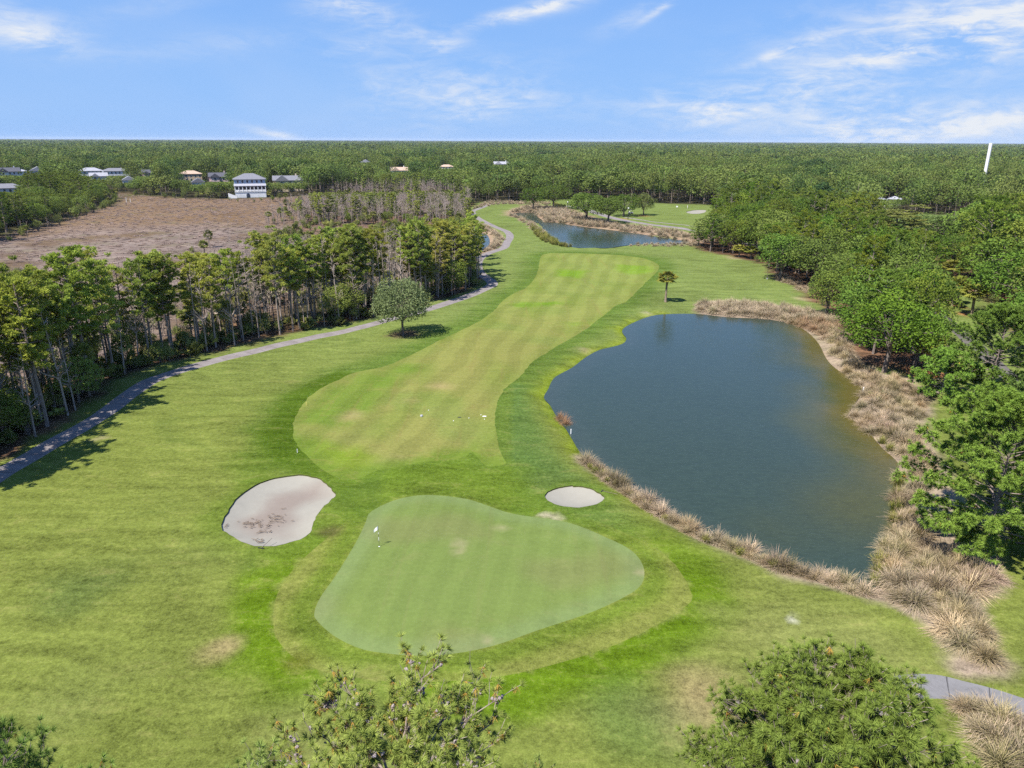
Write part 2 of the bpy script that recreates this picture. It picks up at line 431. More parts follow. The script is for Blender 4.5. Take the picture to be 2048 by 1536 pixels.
MAT['pine'] = leaf_mat('pine_needles', (0.15, 0.2, 0.04), (0.43, 0.49, 0.105), (0.36, 0.38, 0.12), 0.5, 0.4)
MAT['pine_deep'] = leaf_mat('pine_needles_deep', (0.085, 0.14, 0.022), (0.29, 0.36, 0.06), (0.24, 0.26, 0.06), 0.5)
MAT['oak'] = leaf_mat('oak_leaves', (0.042, 0.085, 0.016), (0.2, 0.27, 0.05), (0.2, 0.22, 0.065), 0.55)
MAT['live_oak'] = leaf_mat('live_oak_leaves', (0.08, 0.11, 0.04), (0.225, 0.265, 0.115), (0.19, 0.22, 0.1), 0.2)
MAT['palm'] = leaf_mat('palm_fronds', (0.09, 0.12, 0.025), (0.3, 0.33, 0.08), (0.34, 0.3, 0.1), 0.4)
MAT['shrub'] = leaf_mat('shrub_leaves', (0.07, 0.105, 0.024), (0.23, 0.28, 0.07), (0.28, 0.26, 0.1), 0.5)
MAT['dry'] = leaf_mat('dry_grass_blades', (0.15, 0.15, 0.06), (0.63, 0.495, 0.365), (0.48, 0.35, 0.25), 0.5, 0.2)
MAT['reed'] = leaf_mat('reed_blades', (0.12, 0.15, 0.025), (0.34, 0.32, 0.08), (0.36, 0.28, 0.12), 0.4, 0.25)
MAT['far'] = leaf_mat('forest_leaves', (0.045, 0.088, 0.022), (0.195, 0.265, 0.058), (0.19, 0.2, 0.06), 0.6)
MAT['needle'] = leaf_mat('long_needles', (0.2, 0.25, 0.065), (0.42, 0.48, 0.15), (0.36, 0.42, 0.13), 0.1, 0.12)
MAT['old_needle'] = leaf_mat('browned_needles', (0.30, 0.16, 0.035), (0.46, 0.33, 0.08), (0.4, 0.25, 0.05), 0.1, 0.25)
MAT['bark'] = bark_mat('pine_bark', (0.185, 0.145, 0.12), (0.33, 0.27, 0.23))
MAT['oak_bark'] = bark_mat('oak_bark', (0.11, 0.085, 0.07), (0.23, 0.19, 0.16))
MAT['dead_bark'] = bark_mat('dead_wood', (0.25, 0.195, 0.16), (0.45, 0.375, 0.32))
MAT['twig'] = bark_mat('grey_twigs', (0.30, 0.25, 0.23), (0.46, 0.40, 0.37), 6)
MAT['palm_bark'] = bark_mat('palm_trunk', (0.17, 0.13, 0.09), (0.30, 0.24, 0.18), 5)
MAT['cone'] = plain_mat('pine_cones', (0.27, 0.225, 0.215), 0.9, 0.1, 0.35, 20)
MAT['white'] = plain_mat('white_paint', (0.78, 0.77, 0.75), 0.5, 0.3, 0.05)
MAT['black'] = plain_mat('black_paint', (0.02, 0.02, 0.022), 0.5, 0.4)
MAT['steel'] = plain_mat('grey_metal', (0.32, 0.32, 0.33), 0.45, 0.5)
MAT['wood'] = bark_mat('weathered_wood', (0.16, 0.12, 0.09), (0.27, 0.22, 0.17))
MAT['yellow'] = plain_mat('yellow_paint', (0.75, 0.62, 0.18), 0.6)
MAT['skin'] = plain_mat('skin', (0.45, 0.28, 0.2), 0.6)

# ------------------------------------------------------------------ the ground, cut along its real edges
def ribbon(line, w0, w1=None, n=5):
    c = smooth(line, n, closed=False)
    t = unit(np.gradient(c, axis=0)); nr = np.stack([-t[:, 1], t[:, 0]], 1)
    w = np.linspace(w0, w1 if w1 else w0, len(c))[:, None]
    return np.concatenate([c + nr * w, (c - nr * w)[::-1]]), c

def dens(poly, step=None):
    out = []
    for p, q in zip(poly, np.roll(poly, -1, 0)):
        L = np.linalg.norm(q - p); s = step or max(0.5, np.linalg.norm(p) / 130)
        k = max(1, int(L / s))
        out += [p + (q - p) * i / k for i in range(k)]
    return np.array(out)

ribs = {}
for k, (ln_, a, b) in list(PATHS.items()) + [('road_' + k, v) for k, v in ROADS.items()]:
    ribs[k] = ribbon(ln_, a, b)
ZONES_ = [('bunker', BUNK1), ('bunker', BUNK2), ('bunker', BUNK3), ('putting_green', GREEN), ('fairway', FAIR),
         ('cart_path', ribs['main'][0]), ('cart_path', ribs['near'][0]),
         ('road', ribs['road_far'][0]), ('road', ribs['road_right'][0]), ('footpath', ribs['road_thin'][0])]
ZONES = ZONES_ + [('fringe', APRON)]

def jit(P, amp, seed):
    r = np.random.default_rng(seed)
    return P + r.normal(size=P.shape) * amp

pts = []; edges = []; zpoly = []
for i, (nm, poly) in enumerate(ZONES):
    d = dens(poly)
    if nm in ('fairway', 'bunker'): d = jit(d, 0.06, i)
    zpoly.append(d)
    k = len(pts); pts += [tuple(p) for p in d]
    edges += [(k + j, k + (j + 1) % len(d)) for j in range(len(d))]
for i, pd in enumerate(PONDS):       # shoreline vertices keep the bank crisp
    d = dens(pd); pts += [tuple(p) for p in d]
    d2 = pd + unit(np.stack([-(np.roll(pd, -1, 0) - np.roll(pd, 1, 0))[:, 1], (np.roll(pd, -1, 0) - np.roll(pd, 1, 0))[:, 0]], 1)) * 1.2
    pts += [tuple(p) for p in dens(d2)]
r_ = 14.0
while r_ < 26000:
    st = max(0.55, r_ / 85) if r_ < 520 else r_ / 22
    hw = 0.98
    n_ = max(8, int(2 * hw * r_ / st))
    a = np.linspace(-hw, hw, n_) + rng.uniform(-.5, .5, n_) * (2 * hw / n_) * 0.8
    rr = r_ + rng.uniform(-.4, .4, n_) * st
    pts += list(zip(rr * np.sin(a), rr * np.cos(a)))
    r_ += st
for a in np.linspace(0, 2 * math.pi, 24, endpoint=False):
    pts.append((28000 * math.cos(a), 28000 * math.sin(a))); pts.append((9 * math.cos(a), 9 * math.sin(a)))
P0 = np.array(pts)
cv, ce, cf, _, _, _ = delaunay_2d_cdt([Vector(p) for p in pts], edges, [], 0, 1e-4)
GV = np.array([(v.x, v.y) for v in cv]); GF = np.array([f for f in cf if len(f) == 3])
cen = GV[GF].mean(1)
near_c = np.hypot(cen[:, 0], cen[:, 1]) < 800
zone = np.full(len(GF), -1)
idx = np.nonzero(near_c)[0]
for i in range(len(ZONES) - 1, -1, -1):
    zone[idx[inside(cen[idx], zpoly[i])]] = i
GZ = height(GV)

mixc = lambda a, b, k: a * (1 - k[:, None]) + np.asarray(b) * k[:, None]
def ground_colour(P, apron=False):
    n = len(P); w1 = wob(P, 18, 11); w2 = wob(P, 6, 12); w3 = wob(P, 45, 13)
    c = np.tile([0.160, 0.190, 0.039], (n, 1))
    px, py = proj(np.column_stack([P, np.zeros(n)]))
    dist = np.hypot(P[:, 0], P[:, 1])
    c = mixc(c, (0.165, 0.215, 0.060), sstep(80, 170, dist) * 0.85)       # the far holes are lusher
    dG = sdist(P, GREEN); dA = sdist(P, APRON); dF = sdist(P, FAIR); dP = sdist(P, POND)
    left = P[:, 0] < -3
    # lush ring outside the apron, dark rough beside the fairway
    k = sstep(5.0, 2.2, dA + w2 * 0.7) * (dA > 0) * sstep(74, 58, P[:, 1] + 0.35 * np.abs(P[:, 0]))
    c = mixc(c, (0.095, 0.160, 0.008), k * 0.95)
    k = sstep(8, 1.0, dF + w2) * (P[:, 1] > 66)
    c = mixc(c, (0.085, 0.145, 0.022), k * 0.8)
    k = sstep(26, 10, dF + w1 * 3) * (P[:, 0] > 0) * (P[:, 1] > 60) * (P[:, 1] < 105) * sstep(2, 5, dP)
    c = mixc(c, (0.088, 0.150, 0.036), k * 0.75)
    # left ring round the fairway head
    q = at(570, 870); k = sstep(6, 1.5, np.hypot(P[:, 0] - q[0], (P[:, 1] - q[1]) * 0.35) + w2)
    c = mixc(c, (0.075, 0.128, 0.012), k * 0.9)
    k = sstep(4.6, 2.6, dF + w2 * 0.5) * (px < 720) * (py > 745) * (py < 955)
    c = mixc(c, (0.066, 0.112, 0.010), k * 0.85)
    # approach between fairway, bunkers and green
    AP = ats([(640,955),(690,930),(760,940),(880,918),(935,910),(965,930),(1015,930),(1075,960),(1085,1030),(1000,1020),(940,990),(860,980),(760,1005),(700,1060),(640,1100),(640,1060),(680,1000)])
    dd = sdist(P, AP)
    c = mixc(c, (0.112, 0.172, 0.018), sstep(2.5, -2.0, dd + w2 * 0.8) * 0.85)
    for q, rr in ((BUNK1, 3.5), (BUNK2, 2.0)):
        d = sdist(P, q)
        c = mixc(c, (0.100, 0.155, 0.018), sstep(rr, 0.6, d + w2 * 0.6) * 0.6)
    # apron collar
    k = np.full(n, 1.0 if apron else 0.0)
    c = mixc(c, (0.160, 0.190, 0.034), k * 0.85 * sstep(66, 58, P[:, 1]))
    k = k * sstep(1.3, 0.4, np.abs(dG - 3.2 + w2 * 0.4))
    c = mixc(c, (0.235, 0.215, 0.07), k * 0.22)
    k = sstep(1.7, 0.3, np.abs(dG - 0.8)) * (dG > 0)
    c = mixc(c, (0.095, 0.155, 0.014), k * 0.6)
    # dry, worn places
    for x, y, rr, col, a in ((1425,1385,4.6,(0.33,0.245,0.12),0.85),(1360,1440,3.4,(0.30,0.235,0.115),0.6),(1500,1450,4.0,(0.27,0.23,0.10),0.5),(450,1295,1.7,(0.34,0.25,0.13),0.7),(420,1305,1.6,(0.27,0.23,0.09),0.6),
                             (660,1070,1.5,(0.09,0.07,0.03),0.7),(595,1330,1.6,(0.10,0.115,0.015),0.9),(200,875,1.0,(0.36,0.29,0.18),0.7),(1180,700,3,(0.42,0.30,0.20),0.6),(1300,627,2.5,(0.5,0.4,0.3),0.6),
                             (1586,1238,0.7,(0.9,0.85,0.75),0.9),(1090,1032,0.8,(0.5,0.42,0.30),0.7),(1115,1040,0.7,(0.5,0.42,0.30),0.7),(1540,1330,9,(0.20,0.215,0.06),0.6),(1650,1270,9,(0.185,0.20,0.058),0.6),(400,1110,6,(0.125,0.15,0.035),0.6),
                             (150,1180,5,(0.10,0.14,0.035),0.7),(1280,1440,5,(0.11,0.165,0.04),0.6),(700,1440,7,(0.17,0.18,0.055),0.6),(140,1400,6,(0.16,0.185,0.05),0.5),(700,1250,1,(.1,.1,.1),0.0),
                             (1560,500,6,(0.40,0.32,0.2),0.8),(1480,515,5,(0.42,0.32,0.2),0.7),(1610,598,5,(0.42,0.32,0.2),0.7)):
        q = at(x, y); d = np.hypot(P[:, 0] - q[0], P[:, 1] - q[1])
        c = mixc(c, col, sstep(rr, rr * 0.15, d + (w1 + w2) * rr * 0.16) * a)
    # bright sedge line along the open shore
    k = sstep(2.8, 0.5, dP + w2 * 0.5) * (px < 1330) * (py > 620) * (dP > -1)
    c = mixc(c, (0.215, 0.265, 0.022), k * 0.8)
    k = sstep(0.9, 0.2, dP + w2 * 0.2) * (px < 1330) * (py > 620) * (dP > -1)
    c = mixc(c, (0.07, 0.12, 0.012), k * 0.8)
    # bare banks under the tussocks
    for bk, col in ((BANK, (0.33, 0.255, 0.18)), (BANK2, (0.33, 0.23, 0.15)), (BANK4, (0.34, 0.24, 0.16))):
        k = sstep(0.9, -0.5, sdist(P, bk) + w2 * 0.5)
        c = mixc(c, col, k)
    # forest floors and the dry marsh
    fl = np.array((0.115, 0.068, 0.042))
    for wd in (LWOOD, RWOOD1, RWOOD2):
        k = sstep(1.2, -0.6, sdist(P, wd) + w2 * 1.2)
        c = mixc(c, fl + 0.0, k)
        c = mixc(c, (0.26, 0.14, 0.085), k * sstep(0.1, 0.7, w1 + w2 * 0.6) * 0.8)
    k = sstep(4, -3, sdist(P, MARSH) + w1 * 2)
    m = mixc(np.tile([0.240, 0.184, 0.156], (n, 1)), (0.150, 0.105, 0.070), sstep(-0.1, 0.9, w3 + w1 * 0.3))
    m = mixc(m, (0.275, 0.218, 0.182), sstep(0.2, 0.9, wob(P * (1, 2.2), 30, 15)) * 0.7)
    m = mixc(m, (0.14, 0.125, 0.07), sstep(0.35, 1.0, wob(P * (1, 1.8), 38, 19)) * 0.5)
    m = mixc(m, (0.205, 0.130, 0.072), sstep(300, 380, dist + w3 * 12) * 0.8)
    c = mixc(c, m, k * (1 - sstep(0.6, -0.6, sdist(P, LWOOD)) * 0.75))
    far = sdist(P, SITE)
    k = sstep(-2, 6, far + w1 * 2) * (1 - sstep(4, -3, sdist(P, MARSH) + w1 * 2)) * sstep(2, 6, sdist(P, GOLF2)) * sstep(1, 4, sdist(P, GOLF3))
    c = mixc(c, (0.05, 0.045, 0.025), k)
    for g_ in (GOLF3,):
        c = mixc(c, (0.17, 0.235, 0.075), sstep(2, -2, sdist(P, g_)))
    # orange straw rings under the palms and by the right-hand trees
    for x, y, rr in ((1942,628,1.8),(1910,613,2.6),(1893,600,2.2),(1880,588,2.5),(1850,748,3.2),(1885,752,2.2),(1285,432,3.5),(1235,437,3)):
        q = at(x, y); d = np.hypot(P[:, 0] - q[0], P[:, 1] - q[1])
        c = mixc(c, (0.42, 0.16, 0.075), sstep(rr, rr * 0.7, d + w2 * 0.3) * 0.9)
    q = at(806, 668); d = np.hypot(P[:, 0] - q[0], P[:, 1] - q[1])
    c = mixc(c, (0.13, 0.085, 0.06), sstep(3.4, 2.2, d + w2 * 0.3) * 0.9)
    return np.clip(c * 0.745, 0, 1)

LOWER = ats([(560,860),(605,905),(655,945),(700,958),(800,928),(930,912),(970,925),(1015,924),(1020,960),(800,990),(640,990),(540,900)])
def zone_colour(nm, P): return raw_zone(nm, P) * {'fairway': .78, 'putting_green': .63, 'bunker': .70}.get(nm, 1)

def raw_zone(nm, P):
    n = len(P); w1 = wob(P, 18, 11); w2 = wob(P, 6, 12)
    if nm == 'fairway':
        c = np.tile([0.218, 0.220, 0.060], (n, 1))
        c = mixc(c, (0.205, 0.240, 0.060), sstep(110, 190, P[:, 1]))
        c = mixc(c, (0.170, 0.215, 0.05), sstep(0.3, 0.9, w1) * 0.6)
        for poly, col, a, soft in ((ats([(1120,538),(1171,540),(1160,556),(1114,551)]), (0.145,0.255,0.018), .85, .8),
                            (ats([(1232,527),(1310,534),(1292,549),(1236,544)]), (0.155,0.265,0.022), .75, 1.2),
                            (ats([(1026,606),(1146,602),(1100,611),(1030,614)]), (0.13,0.24,0.018), .85, .8),
                            (ats([(1140,642),(1175,642),(1185,648),(1150,648)]), (0.15,0.255,0.02), .6, 1.0),
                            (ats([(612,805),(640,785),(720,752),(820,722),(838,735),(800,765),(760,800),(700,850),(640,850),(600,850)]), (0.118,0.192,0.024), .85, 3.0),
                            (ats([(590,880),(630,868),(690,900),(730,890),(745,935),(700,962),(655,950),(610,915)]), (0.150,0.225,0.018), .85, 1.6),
                            (ats([(935,892),(955,885),(975,930),(930,925)]), (0.12,0.205,0.024), .8, 1.0)):
            c = mixc(c, col, sstep(soft, -soft, sdist(P, poly) + w2 * soft * .5) * a)
        for x, y, rr in ((800,921,2.0),(770,927,1.6),(830,800,2.5),(700,830,2.0),(880,770,3)):
            q = at(x, y); d = np.hypot(P[:, 0] - q[0], P[:, 1] - q[1])
            c = mixc(c, (0.40, 0.28, 0.15), sstep(rr, 0.2, d + (w1 + w2) * rr * 0.25) * 0.45)
        c = mixc(c, (0.165, 0.196, 0.042), sstep(-3.5, 0.0, sdist(P, FAIR) + w2 * 0.8) * 0.6)
        c = mixc(c, (0.150, 0.195, 0.036), sstep(0.0, 0.9, wob(P * (1, .45), 13, 41)) * 0.55)
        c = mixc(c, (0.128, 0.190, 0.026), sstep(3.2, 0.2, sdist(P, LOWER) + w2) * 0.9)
        return c
    if nm == 'putting_green':
        c = np.tile([0.196, 0.262, 0.068], (n, 1))
        c = mixc(c, (0.22, 0.235, 0.085), sstep(0.1, 1.0, wob(P, 12, 21)) * 0.6)
        dG = -sdist(P, GREEN)
        c = mixc(c, (0.24, 0.31, 0.14), sstep(2.5, 0.5, dG) * 0.35)
        for x, y, rr in ((975,1290,0.6),(915,1112,0.8),(920,1095,1.2),(1282,1146,0.7),(1000,1060,0.8)):
            q = at(x, y); d = np.hypot(P[:, 0] - q[0], P[:, 1] - q[1])
            c = mixc(c, (0.40, 0.36, 0.19), sstep(rr, rr * .3, d) * 0.6)
        return c
    if nm == 'bunker':
        c = np.tile([0.370, 0.348, 0.290], (n, 1))
        d = sdist(P, ats([(480,1045),(560,985),(640,968),(655,985),(600,1000),(600,1040),(560,1060),(510,1070)]))
        c = mixc(c, (0.27, 0.215, 0.180), sstep(1.4, -1.2, d + w2 * 0.8) * 0.8)
        d = np.minimum(sdist(P, BUNK1), sdist(P, BUNK2))
        return c
    return np.tile([0.3, 0.3, 0.3], (n, 1))

def ground_mesh(name, fsel, mat, nm):
    F = GF[fsel]; u, inv = np.unique(F, return_inverse=True)
    P = GV[u]; me = bpy.data.meshes.new(name)
    V = np.column_stack([P, GZ[u]])
    me.from_pydata(V.tolist(), [], inv.reshape(F.shape).tolist())
    me.polygons.foreach_set('use_smooth', np.ones(len(F), bool))
    c = np.zeros((len(P), 4)); c[:, 3] = 1
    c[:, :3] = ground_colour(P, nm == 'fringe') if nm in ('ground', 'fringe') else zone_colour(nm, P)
    a = me.attributes.new('gcol', 'FLOAT_COLOR', 'POINT'); a.data.foreach_set('color', c.ravel().astype(np.float32))
    if nm in ('cart_path', 'road', 'footpath'):
        key = {5: 'main', 6: 'near', 7: 'road_far', 8: 'road_right', 9: 'road_thin'}[zone[np.nonzero(fsel)[0][0]]]
        ln_ = ribs[key][1]; L = np.concatenate([[0], np.cumsum(np.linalg.norm(np.diff(ln_, axis=0), axis=1))])
        best = np.full(len(P), 1e9); al = np.zeros(len(P))
        for p, q, l0 in zip(ln_[:-1], ln_[1:], L):
            v = q - p; l2 = max(v @ v, 1e-9); t = np.clip(((P - p) @ v) / l2, 0, 1)
            e = P - p - t[:, None] * v; dd = (e * e).sum(1); s = dd < best
            best[s] = dd[s]; al[s] = (l0 + t * math.sqrt(l2))[s]
        a = me.attributes.new('along', 'FLOAT', 'POINT'); a.data.foreach_set('value', al.astype(np.float32))
    me.materials.append(mat); me.update()
    if nm == 'bunker':
        for v in me.vertices: v.co.z -= 0.13
    o = bpy.data.objects.new(name, me); COL.objects.link(o); o['kind'] = 'structure'
    return o

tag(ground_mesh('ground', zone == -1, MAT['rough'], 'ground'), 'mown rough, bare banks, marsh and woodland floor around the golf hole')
zl = {0: 'large pale bunker with wet dark sand and debris beside the green', 1: 'small oval pale bunker between green and pond', 2: 'far white bunker on the neighbouring hole',
      3: 'pear shaped putting green with the flagstick', 4: 'striped tan green fairway running away from the green', 5: 'long pale cart path along the left wood', 6: 'short grey cart path at the corner under the pine',
      7: 'grey road beyond the far pond', 8: 'narrow dark road between the right woods', 9: 'thin pale path beside the far road', 10: 'mown fringe round the putting green'}
for i, (nm, _p) in enumerate(ZONES):
    m = {'bunker': 'sand', 'putting_green': 'green', 'fairway': 'fairway', 'cart_path': 'path', 'road': 'road', 'footpath': 'path', 'fringe': 'rough'}[nm]
    if i == 8: m = 'road2'
    if i == 6: m = 'path_grey'
    if (zone == i).any(): tag(ground_mesh(nm, zone == i, MAT[m], nm), zl[i])

# cut turf lips round the sand
gl = newmat('bunker_lip'); pn_ = gl.noise(gl.pos(), 3.0, 4); MAT['lip'] = gl.out(gl.diffuse(gl.mix(pn_, (0.05, 0.045, 0.02), (0.11, 0.13, 0.035))))
for i in range(3):
    d_ = zpoly[i]; z_ = height(d_); k_ = len(d_)
    V = np.concatenate([np.column_stack([d_, z_ + .02]), np.column_stack([d_, z_ - .35])])
    me = bpy.data.meshes.new('bunker_lip'); me.from_pydata(V.tolist(), [], [[j, (j + 1) % k_, k_ + (j + 1) % k_, k_ + j] for j in range(k_)])
    me.materials.append(MAT['lip']); tag(put('bunker_lip', me), 'cut turf lip of a bunker', kind='structure')

# ponds: flat water reaching just under the banks
def pond(poly, label, shallow=None):
    c = poly.mean(0)
    t = np.roll(poly, -1, 0) - np.roll(poly, 1, 0); nr = unit(np.stack([t[:, 1], -t[:, 0]], 1))
    if inside((poly + nr * 0.3), poly).mean() > 0.5: nr = -nr
    d = dens(poly + nr * 0.45, 1.0)
    k = len(d); lo, hi = d.min(0), d.max(0)
    st = max(1.2, (hi - lo).max() / 60)
    gx, gy = np.meshgrid(np.arange(lo[0], hi[0], st), np.arange(lo[1], hi[1], st))
    g_ = np.stack([gx.ravel(), gy.ravel()], 1) + 0.01
    g_ = g_[sdist(g_, d) < -0.4 * st]
    allp = np.concatenate([d, g_])
    v, e, f, _, _, _ = delaunay_2d_cdt([Vector(p) for p in allp], [(i, (i + 1) % k) for i in range(k)], [], 1, 1e-4)
    P = np.array([(q.x, q.y) for q in v])
    me = bpy.data.meshes.new('water')
    me.from_pydata([(x, y, -0.40) for x, y in P], [], [list(q) for q in f])
    col = np.tile([0.029, 0.044, 0.029], (len(P), 1))
    if shallow is not None: col = shallow(P, col)
    a = me.attributes.new('gcol', 'FLOAT_COLOR', 'POINT')
    a.data.foreach_set('color', np.column_stack([col, np.ones(len(P))]).ravel().astype(np.float32))
    me.materials.append(MAT['water']); me.polygons.foreach_set('use_smooth', np.ones(len(me.polygons), bool)); me.update()
    o = put('water', me); tag(o, label, kind='structure')
def main_shallow(P, col):
    d = -sdist(P, POND); px, py = proj(np.column_stack([P, np.zeros(len(P))]))
    east = sstep(1420, 1640, px) * sstep(640, 660, py)
    col = mixc(col, (0.052, 0.054, 0.013), east * sstep(12, 1, d + wob(P, 14, 31) * 2) * sstep(1120, 1000, py))
    col = mixc(col, (0.095, 0.075, 0.02), east * sstep(5, 0, d + wob(P, 9, 32)) * sstep(1000, 900, py) * 0.8)
    col = mixc(col, (0.040, 0.052, 0.040), sstep(4, 0, d) * (1 - east) * 0.5)
    return col
pond(POND, 'large dark pond with rippled water right of the fairway', main_shallow)
pond(POND2, 'second pond beyond the end of the fairway')
pond(POND3, 'small dark pond among reeds at the far end')
pond(POND4, 'small blue pond behind the pines left of the bend in the path')

# ------------------------------------------------------------------ plants: one builder per kind
def limb_path(r, base, d, L, sag=0.0, n=4, wig=0.08):
    t = np.linspace(0, 1, n)[:, None]
    p = base + d * L * t + np.array([0, 0, 1.0]) * (sag * L * t * t) + r.normal(size=(n, 3)) * wig * L * t * 0.5
    return p

def trunk_path(r, h, lean=0.02, n=9):
    t = np.linspace(0, 1, n)
    a = r.uniform(0, 6.28); x = h * lean * (t ** 1.5) * math.cos(a) + np.cumsum(r.normal(size=n)) * h * 0.003
    y = h * lean * (t ** 1.5) * math.sin(a) + np.cumsum(r.normal(size=n)) * h * 0.003
    x[0] = y[0] = 0
    return np.column_stack([x, y, t * h])

def at_h(path, z):
    return np.array([np.interp(z, path[:, 2], path[:, i]) for i in range(3)])

def pine(seed, h=20.0, start=0.5, rad=3.0, nl=26, lod=1.0, dead=6):
    """tall pine: bare trunk, flat tufted clumps on spreading limbs"""
    r = np.random.default_rng(seed); wood = MB(); leaf = MB()
    tp = trunk_path(r, h, 0.03); tr = 0.013 * h
    tube(wood, tp, np.linspace(tr, tr * 0.2, len(tp)), 6 if lod > 0.5 else 4)
    for k in range(dead):
        z = h * start * r.uniform(0.5, 1.0); a = r.uniform(0, 6.28)
        d = np.array([math.cos(a), math.sin(a), r.uniform(-0.2, 0.3)])
        tube(wood, limb_path(r, at_h(tp, z), unit(d), rad * r.uniform(0.2, 0.5), -0.1, 3), [0.035, 0.025, 0.01], 3)
    for k in range(nl):
        f = (k + r.uniform(0, 1)) / nl
        z = h * (start + (0.985 - start) * f)
        L = rad * (0.35 + 0.85 * math.sin(math.pi * (0.12 + f * 0.68))) * r.uniform(0.5, 1.3)
        a = k * 2.399 + r.uniform(-.5, .5); up = 0.15 + 0.75 * f ** 2 + r.uniform(-.12, .15)
        d = unit(np.array([math.cos(a), math.sin(a), up]))
        p = limb_path(r, at_h(tp, z), d, L, 0.08, 4)
        tube(wood, p, np.linspace(0.012 * h * (1.15 - f) * 0.55 + 0.015, 0.012, 4), 4 if lod > 0.5 else 3)
        for c in range(4 if lod > 0.5 else 2):
            t = r.uniform(0.4, 1.02) if c else 1.0
            q = p[0] + (p[-1] - p[0]) * t + r.normal(size=3) * (0.34, 0.34, 0.12) * (0.3 + 0.25 * L)
            cr = r.uniform(0.42, 0.78) * (1.0 if lod > 0.5 else 1.35)
            n = int(30 * lod) if lod > 0.5 else max(3, int(10 * lod * 2))
            s = on_sphere(r, n, 0.35); pos = q + s * np.array([cr, cr, cr * 0.55]) * r.uniform(0.45, 1.0, (n, 1))
            m = 3 if lod > 0.5 else 2
            pos = np.repeat(pos, m, 0); ax = np.repeat(s, m, 0) + np.array([0, 0, .45]) + r.normal(size=(n * m, 3)) * 0.55
            sc = 1.0 if lod > 0.5 else 1.75
            tint = np.clip(r.uniform(0.15, 0.85) + r.normal(size=n * m) * 0.16 , 0, 1)
            cards(leaf, pos, ax, r.uniform(0.4, 0.62, n * m) * sc, r.uniform(0.11, 0.18, n * m) * sc, tint, r, 0, np.repeat(s, m, 0) + np.array([0, 0, .7]))
    return wood, leaf

def broadleaf(seed, h=13.0, rad=5.5, start=0.22, lobes=34, per=120, size=0.42, flat=0.8, limbs=9, drop=0.0):
    """broad crown of leaf clumps carried on rising limbs"""
    r = np.random.default_rng(seed); wood = MB(); leaf = MB()
    fork = h * (start + 0.12); tp = trunk_path(r, fork, 0.04, 4); tr = 0.024 * h
    tube(wood, tp, np.linspace(tr, tr * 0.75, 4), 7)
    cz = h * (start + 1) / 2; hz = h * (1 - start) / 2
    ends = []
    for k in range(lobes):
        f = (k + 0.5) / lobes; ph = math.acos(1 - 1.72 * f); th = k * 2.399 + r.uniform(-.4, .4)
        e = np.array([math.sin(ph) * math.cos(th), math.sin(ph) * math.sin(th), math.cos(ph)])
        k_ = r.uniform(0.55, 0.86)
        c = np.array([e[0] * rad * k_, e[1] * rad * k_, cz + e[2] * hz * k_ * 1.05 - drop * rad * (math.hypot(e[0], e[1]) ** 2)])
        c[2] = max(c[2], h * start * 0.7); ends.append(c)
        lr = rad * r.uniform(0.20, 0.40) * (1.15 if lobes < 50 else 1)
        n = int(per * r.uniform(0.6, 1.3))
        s = on_sphere(r, n, 0.25); pos = c + s * np.array([lr, lr, lr * flat]) * r.uniform(0.55, 1.05, (n, 1)) ** 0.6
        ax = s * 0.25 + r.normal(size=(n, 3)) * 0.8
        tint = np.clip(r.uniform(0.28, 0.78) + r.normal(size=n) * 0.12, 0, 1)
        cards(leaf, pos, ax, size * r.uniform(0.7, 1.3, n), size * r.uniform(0.45, 0.75, n), tint, r, 0, s + np.array([0, 0, .45]))
    for k in range(limbs):
        e = ends[int((k + 0.5) * lobes / limbs)]
        b = tp[-1] - np.array([0, 0, r.uniform(0, 0.2) * fork]); m = b + (e - b) * 0.5 + np.array([0, 0, 0.08 * h]) + r.normal(size=3) * 0.2
        tube(wood, np.array([b, b + (m - b) * 0.5, m, e]), [tr * 0.55, tr * 0.4, tr * 0.28, 0.03], 5)
        for j in range(2):
            e2 = ends[r.integers(0, lobes)]
            if np.linalg.norm(e2 - m) < rad * 1.1: tube(wood, np.array([m, (m + e2) / 2 + r.normal(size=3) * 0.2, e2]), [tr * 0.22, tr * 0.13, 0.02], 4)
    return wood, leaf

def bare(seed, h=12.0, nb=13, spread=0.22):
    """leafless grey trunk with broken limbs"""
    r = np.random.default_rng(seed); wood = MB()
    tp = trunk_path(r, h, 0.06, 8); tr = 0.0085 * h + 0.03
    tube(wood, tp, np.linspace(tr, 0.02, 8), 5)
    for k in range(int(nb * 1.6)):
        f = r.uniform(0.3, 0.97); a = r.uniform(0, 6.28); L = h * spread * (1.15 - f * 0.8) * r.uniform(0.4, 1.2)
        d = unit(np.array([math.cos(a), math.sin(a), r.uniform(0.2, 1.2)]))
        p = limb_path(r, at_h(tp, f * h), d, L, 0.1, 4, 0.14)
        tube(wood, p, np.linspace(tr * (1.1 - f) * 0.7 + 0.03, 0.022, 4), 3)
        for j in range(5):
            t = r.integers(1, 4); d2 = unit(d + r.normal(size=3) * 0.6)
            tube(wood, limb_path(r, p[t], d2, L * r.uniform(0.25, 0.55), 0.1, 3, 0.15), [0.03, 0.024, 0.014], 3)
    return wood

